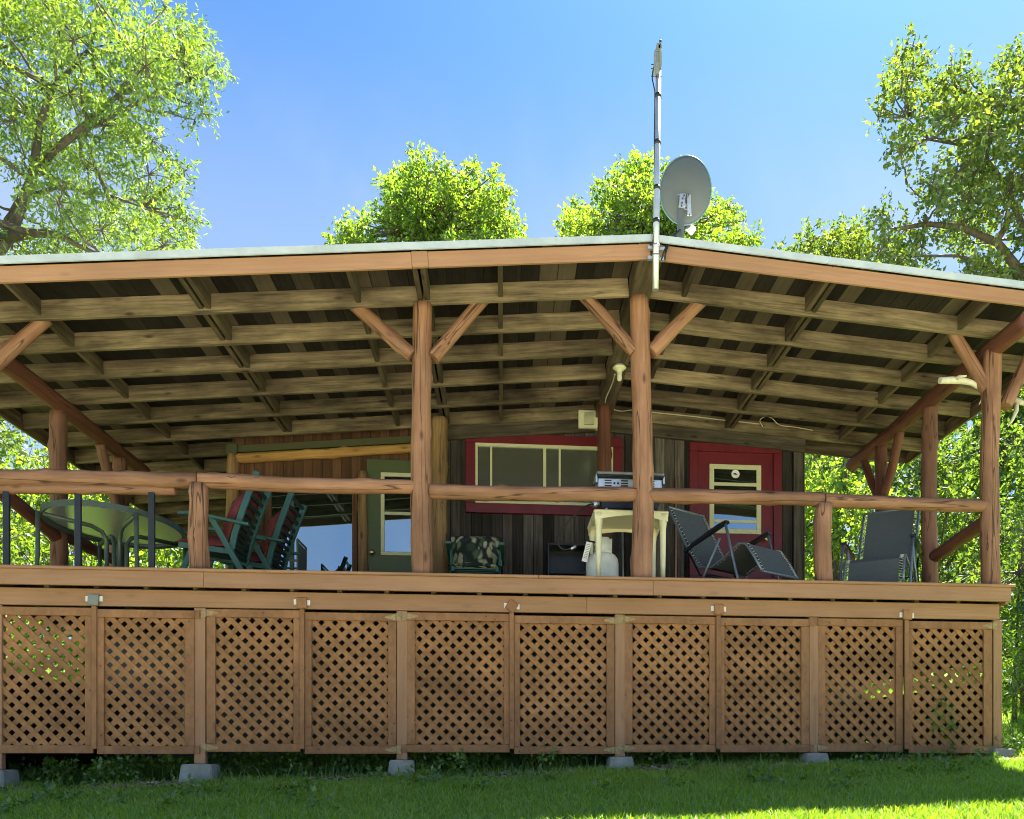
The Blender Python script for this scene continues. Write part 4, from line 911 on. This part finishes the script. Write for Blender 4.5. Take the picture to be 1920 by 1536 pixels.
def curve(p, q, sag, rr, n=6, wob=.08):
    p, q = Vector(p), Vector(q); L = (q-p).length; o = []
    for i in range(n+1):
        t = i/n; e = math.sin(math.pi*t); o.append(p.lerp(q, t)+Vector((rr.uniform(-wob, wob)*L*e*.6, rr.uniform(-wob, wob)*L*e*.6, sag*L*e+rr.uniform(-wob, wob)*L*.4*e)))
    return o
def tree(name, label, cat, trunk, clumps, leaf, mat, seed, tr0=.16, n_spray=26, k=6, L=.09, wd=.02, droop=.3, flat=1., slen=.3, limbs=(), group=None, twig=.005, lr=.045):
    """trunk: points; clumps: (centre, radius); limbs: explicit thick limbs as point lists (start radius)"""
    rng = np.random.default_rng(seed); rr = random.Random(seed); trunk = [Vector(p) for p in trunk]
    r_ = empty(name, trunk[0], label, cat, group)
    T = MB(); m = len(trunk); T.tube(trunk, [tr0*(1-.75*i/(m-1)) for i in range(m)], 10)
    T.build('trunk', M['bark'], r_)
    B = MB(); src = list(trunk[1:])
    for pts, r0 in limbs:
        pts = [Vector(p) for p in pts]; B.tube(pts, [r0*(1-.7*i/(len(pts)-1)) for i in range(len(pts))], 8); src += pts[1:]
    cent = [Vector(c) for c, _ in clumps]; rad = [q for _, q in clumps]
    V, tw = leafset([tuple(c) for c in cent], rad, n_spray, k, L, wd, rng, droop, flat, slen)
    for c, q in zip(cent, rad):
        s_ = min(src, key=lambda p: (p-c).length+.6*max(0, p.z-c.z))
        cv = curve(s_, c, -.04, rr); d = (s_-c).length; r0 = min(lr, .012+.014*d); B.tube(cv, [r0*(1-.75*i/(len(cv)-1)) for i in range(len(cv))], 5, False)
    for c, bs in tw:
        for e in bs: B.tube(curve(c, e, .03, rr, 3), [twig*1.8, twig*1.5, twig, twig*.6], 4, False)
    B.build('branches', M['bark'], r_)
    np_mesh('foliage', V, 4, LEAF, mat, r_); 
    return r_
V, _tw = leafset([c for c, _ in UNDER], [r for _, r in UNDER], 700, 3, .045, .016, np.random.default_rng(77), .0, .7, .08)
tag(np_mesh('undergrowth', V, 4, LEAF, M['weed']), 'small leafy weeds along the shaded foot of the lattice', 'weeds', kind='stuff')
def inpoly(x, y, P):
    c = False; n = len(P)
    for i in range(n):
        (x1, y1), (x2, y2) = P[i], P[(i+1) % n]
        if (y1 > y) != (y2 > y) and x < (x2-x1)*(y-y1)/(y2-y1)+x1: c = not c
    return c
def fill(poly, y0, y1, n, r0, r1, seed, mind=0):
    rr = random.Random(seed); us = [p[0] for p in poly]; vs = [p[1] for p in poly]; o = []; tries = 0
    while len(o) < n and tries < 20000:
        tries += 1; u, v = rr.uniform(min(us), max(us)), rr.uniform(min(vs), max(vs))
        if not inpoly(u, v, poly): continue
        p = at(u, v, rr.uniform(y0, y1))
        if mind and any((p-c).length < mind for c, _ in o): continue
        o.append((p, rr.uniform(r0, r1)))
    return o
g = lambda x, y: (x, y, gz(x, y)-.1)
# big ash at the left, its crown half out of the picture
polyL = [(-260, -60), (300, -60), (320, 20), (345, 70), (390, 110), (350, 150), (340, 200), (330, 240), (300, 280), (300, 330), (330, 400), (320, 465), (250, 500), (-260, 520)]
cl = fill(polyL, 11.4, 14.8, 95, .26, .46, 1, .46)
cl += [(at(u, v, 13), .14) for u, v in ((405, 118), (390, 140), (372, 118), (382, 195), (355, 195), (385, 215), (345, 322), (330, 318), (350, 415), (360, 412), (338, 385), (310, 15), (345, 460), (340, 60), (365, 225))]
lim = [([at(-60, 560, 13), at(20, 440, 13), at(60, 340, 12.8), at(75, 230, 12.8), at(100, 165, 12.9), at(170, 90, 13)], .085), ([at(0, 450, 13), at(60, 437, 12.8), at(110, 440, 12.7), at(150, 462, 12.6), at(190, 480, 12.5)], .075), ([at(60, 330, 13), at(110, 275, 12.9), at(165, 228, 12.8), at(220, 180, 12.7), at(265, 110, 12.6), at(272, 60, 12.6)], .05), ([at(50, 370, 13), at(110, 350, 12.8), at(200, 365, 12.7), at(270, 390, 12.6)], .035), ([at(-40, 500, 13), at(-80, 300, 13.2), at(-60, 100, 13.3), at(0, -40, 13.4)], .08), ([at(20, 440, 13), at(25, 395, 13.1), at(70, 310, 13.2), at(150, 250, 13.2), at(300, 170, 13.2), at(360, 150, 13.2)], .05)]
tree('ash_tree', 'tall airy tree with narrow drooping leaves at the left', 'tree', [g(-8.6, 13.2), (-8.5, 13.2, 3), (-8.3, 13.1, 5.5), at(-60, 560, 13)], cl, None, M['leafL'], 11, .26, 180, 6, .088, .0155, .45, slen=.22, limbs=lim)
# apple tree at the right
polyR = [(1668, 88), (1700, 112), (1735, 160), (1790, 150), (1820, 178), (1880, 120), (1910, 108), (2100, 140), (2100, 640), (1900, 640), (1760, 540), (1640, 500), (1640, 400), (1700, 360), (1720, 320), (1680, 280), (1690, 230), (1720, 210), (1700, 160)]
cl = fill(polyR, 11.5, 14, 105, .22, .4, 2, .36)
cl += [(at(u, v, 12.6), .16) for u, v in ((1690, 105), (1712, 85), (1672, 170), (1660, 205), (1645, 218), (1700, 215), (1690, 262), (1765, 150), (1800, 140), (1905, 125), (1685, 280), (1655, 395), (1640, 420), (1700, 150), (1720, 180))]
lim = [([at(1960, 640, 12.6), at(1905, 500, 12.6), at(1870, 455, 12.5), at(1800, 425, 12.4), at(1735, 420, 12.3), at(1680, 430, 12.3)], .085), ([at(1930, 560, 12.6), at(1925, 440, 12.7), at(1880, 340, 12.7), at(1850, 300, 12.7), at(1855, 250, 12.7), at(1890, 190, 12.7)], .06), ([at(1870, 330, 12.7), at(1830, 320, 12.6), at(1780, 345, 12.5), at(1730, 375, 12.4), at(1700, 345, 12.4)], .03), ([at(1850, 272, 12.7), at(1800, 272, 12.6), at(1740, 262, 12.5), at(1700, 220, 12.5)], .025), ([at(1900, 520, 12.6), at(1800, 480, 12.4), at(1700, 480, 12.3), at(1640, 485, 12.3)], .03)]
tree('apple_tree', 'old apple tree with dark twisted limbs over the roof at right', 'tree', [g(8.4, 12.8), (8.3, 12.8, 3), at(1960, 640, 12.6)], cl, None, M['leafR'], 12, .2, 130, 6, .08, .026, .25, slen=.16, limbs=lim)
polyR2 = [(1500, 465), (1530, 440), (1575, 425), (1610, 450), (1645, 470), (1700, 500), (1700, 560), (1480, 540)]
cl = fill(polyR2, 14.5, 16, 26, .26, .42, 21, .25)+[(at(u, v, 15), .14) for u, v in ((1455, 470), (1470, 475), (1565, 432), (1590, 435))]
tree('apple_tree', 'low young tree whose top peeps over the right roof slope', 'tree', [g(6.2, 15.2), (6.1, 15.2, 3.5), at(1620, 560, 15.2)], cl, None, M['leafR'], 22, .12, 120, 6, .085, .026, .25, slen=.16)
# two maples beyond the roof
def lobes(L_, y, per, seed, r0=.5, r1=.85):
    rr = random.Random(seed); o = []
    for u, v, pr in L_:
        for _ in range(per):
            a = rr.uniform(0, 6.28); f_ = rr.random()**.5*1.12; q = pr*f_; o.append((at(u+q*math.cos(a), v+q*math.sin(a), y+rr.uniform(-1.5, 1.5)), rr.uniform(r0, r1)*(1.25-.75*f_)))
    return o
polyA = [(620, 472), (636, 428), (662, 422), (680, 398), (718, 385), (720, 345), (748, 330), (746, 300), (775, 286), (802, 306), (826, 332), (846, 352), (860, 328), (886, 310), (916, 320), (930, 360), (952, 386), (946, 412), (972, 442), (952, 470), (965, 640), (630, 640)]
cl = fill(polyA, 20.2, 24, 190, .10, .38, 31, .34)+fill(polyA, 21, 23, 120, .06, .14, 33)
tree('maple_tree', 'sunlit bushy tree with two rounded tops behind the roof left of centre', 'tree', [g(-2.2, 22), at(810, 800, 22), at(800, 560, 22), at(790, 420, 22)], cl, None, M['leafB'], 13, .3, 120, 6, .105, .04, .2, slen=.26, group='maples behind the roof', lr=.06)
polyB = [(1040, 458), (1064, 420), (1086, 394), (1116, 380), (1130, 345), (1164, 330), (1190, 308), (1226, 298), (1262, 322), (1300, 352), (1345, 368), (1362, 400), (1392, 412), (1418, 432), (1402, 470), (1410, 640), (1050, 640)]
cl = fill(polyB, 20.4, 24.4, 205, .10, .38, 32, .34)+fill(polyB, 21, 23, 120, .06, .14, 34)
tree('maple_tree', 'broad sunlit tree behind the roof and the satellite dish', 'tree', [g(3.8, 22.3), at(1235, 800, 22), at(1230, 560, 22), at(1225, 420, 22)], cl, None, M['leafB'], 14, .3, 120, 6, .105, .04, .2, slen=.26, group='maples behind the roof', lr=.06)
# foliage seen beside and under the porch
def bushy(name, label, cat, x, y, h, r, n, mat, seed, L=.12, wd=.04, sp=26, low=.15, group=None, tr0=.1, rr_=(.4, .7)):
    rr = random.Random(seed); z0 = gz(x, y); o = []
    for _ in range(n):
        t = rr.uniform(low, 1); q = r*math.sqrt(rr.random())*(1-.55*max(0, t-.5)*2); a = rr.uniform(0, 6.28); o.append(((x+q*math.cos(a), y+q*math.sin(a), z0+h*t), rr.uniform(*rr_)))
    return tree(name, label, cat, [(x, y, z0-.1), (x+rr.uniform(-.1, .1), y, z0+h*.4), (x+rr.uniform(-.2, .2), y, z0+h*.8)], o, None, mat, seed, tr0, sp, 6, L, wd, .3, slen=.22, group=group, twig=.004)
GR = 'trees and shrubs beyond the right end of deck'
bushy('birch_tree', 'yellow green tree with a slim pale trunk between red door and far post', 'tree', 5.9, 15.0, 4.6, 1.25, 46, M['leafB'], 31, .11, .035, 30, .12, GR)
bushy('leafy_tree', 'mid green tree filling the gap behind the reclining chair', 'tree', 8.3, 16.2, 5.4, 1.6, 60, M['leafD'], 32, .11, .035, 28, .1, GR)
bushy('leafy_tree', 'shady green tree beyond the right corner post', 'tree', 10.6, 15.5, 5.2, 1.6, 60, M['leafD'], 33, .10, .03, 28, .1, GR)
bushy('shrub', 'loose shrub hugging the right edge beside the deck corner', 'shrub', 7.3, 11.6, 2.7, .8, 26, M['leafD'], 34, .09, .028, 36, .3, GR, .04, (.25, .42))
bushy('shrub', 'dark bush on the lawn at the right picture edge', 'shrub', 6.75, 10.2, 1.15, .42, 12, M['weed'], 35, .12, .016, 50, .15, GR, .03, (.2, .32))
for i, (x, y, h) in enumerate(((13.5, 22, 8), (17, 25, 9), (9.5, 24, 7.5), (21, 24, 9), (6.0, 27, 8))):
    bushy('leafy_tree', ['distant tree at wood edge, first behind the corner post', 'distant tree at wood edge, tallest on the right', 'distant tree at wood edge, straight behind the reclining chair', 'distant tree at wood edge, farthest right', 'distant pale tree at wood edge beyond the red door wall'][i], 'tree', x, y, h, 2.8, 46, M['leafD'], 40+i, .2, .07, 12, .05, GR, .16, (.8, 1.2))
GL = 'trees and shrubs beyond the left end of deck'
bushy('tangled_tree', 'thin leaved tree with tangled bare twigs left of the porch', 'tree', -7.6, 12.3, 4.6, 1.6, 44, M['leafL'], 51, .09, .022, 40, .1, GL, .09, (.35, .6))
bushy('tangled_tree', 'bright leafy tree behind the glass patio table', 'tree', -6.9, 15.5, 4.6, 2.0, 60, M['leafB'], 52, .1, .03, 34, .05, GL, .1, (.45, .75))
bushy('tangled_tree', 'bright bushy tree far off behind left porch posts', 'tree', -11.6, 17.5, 6.5, 2.6, 70, M['leafL'], 53, .12, .035, 34, .05, GL, .12, (.5, .9))
bushy('tangled_tree', 'pale distant tree seen under the left eave', 'tree', -8.6, 21.5, 6, 3.2, 70, M['leafB'], 54, .14, .04, 34, .03, GL, .12, (.6, .9))
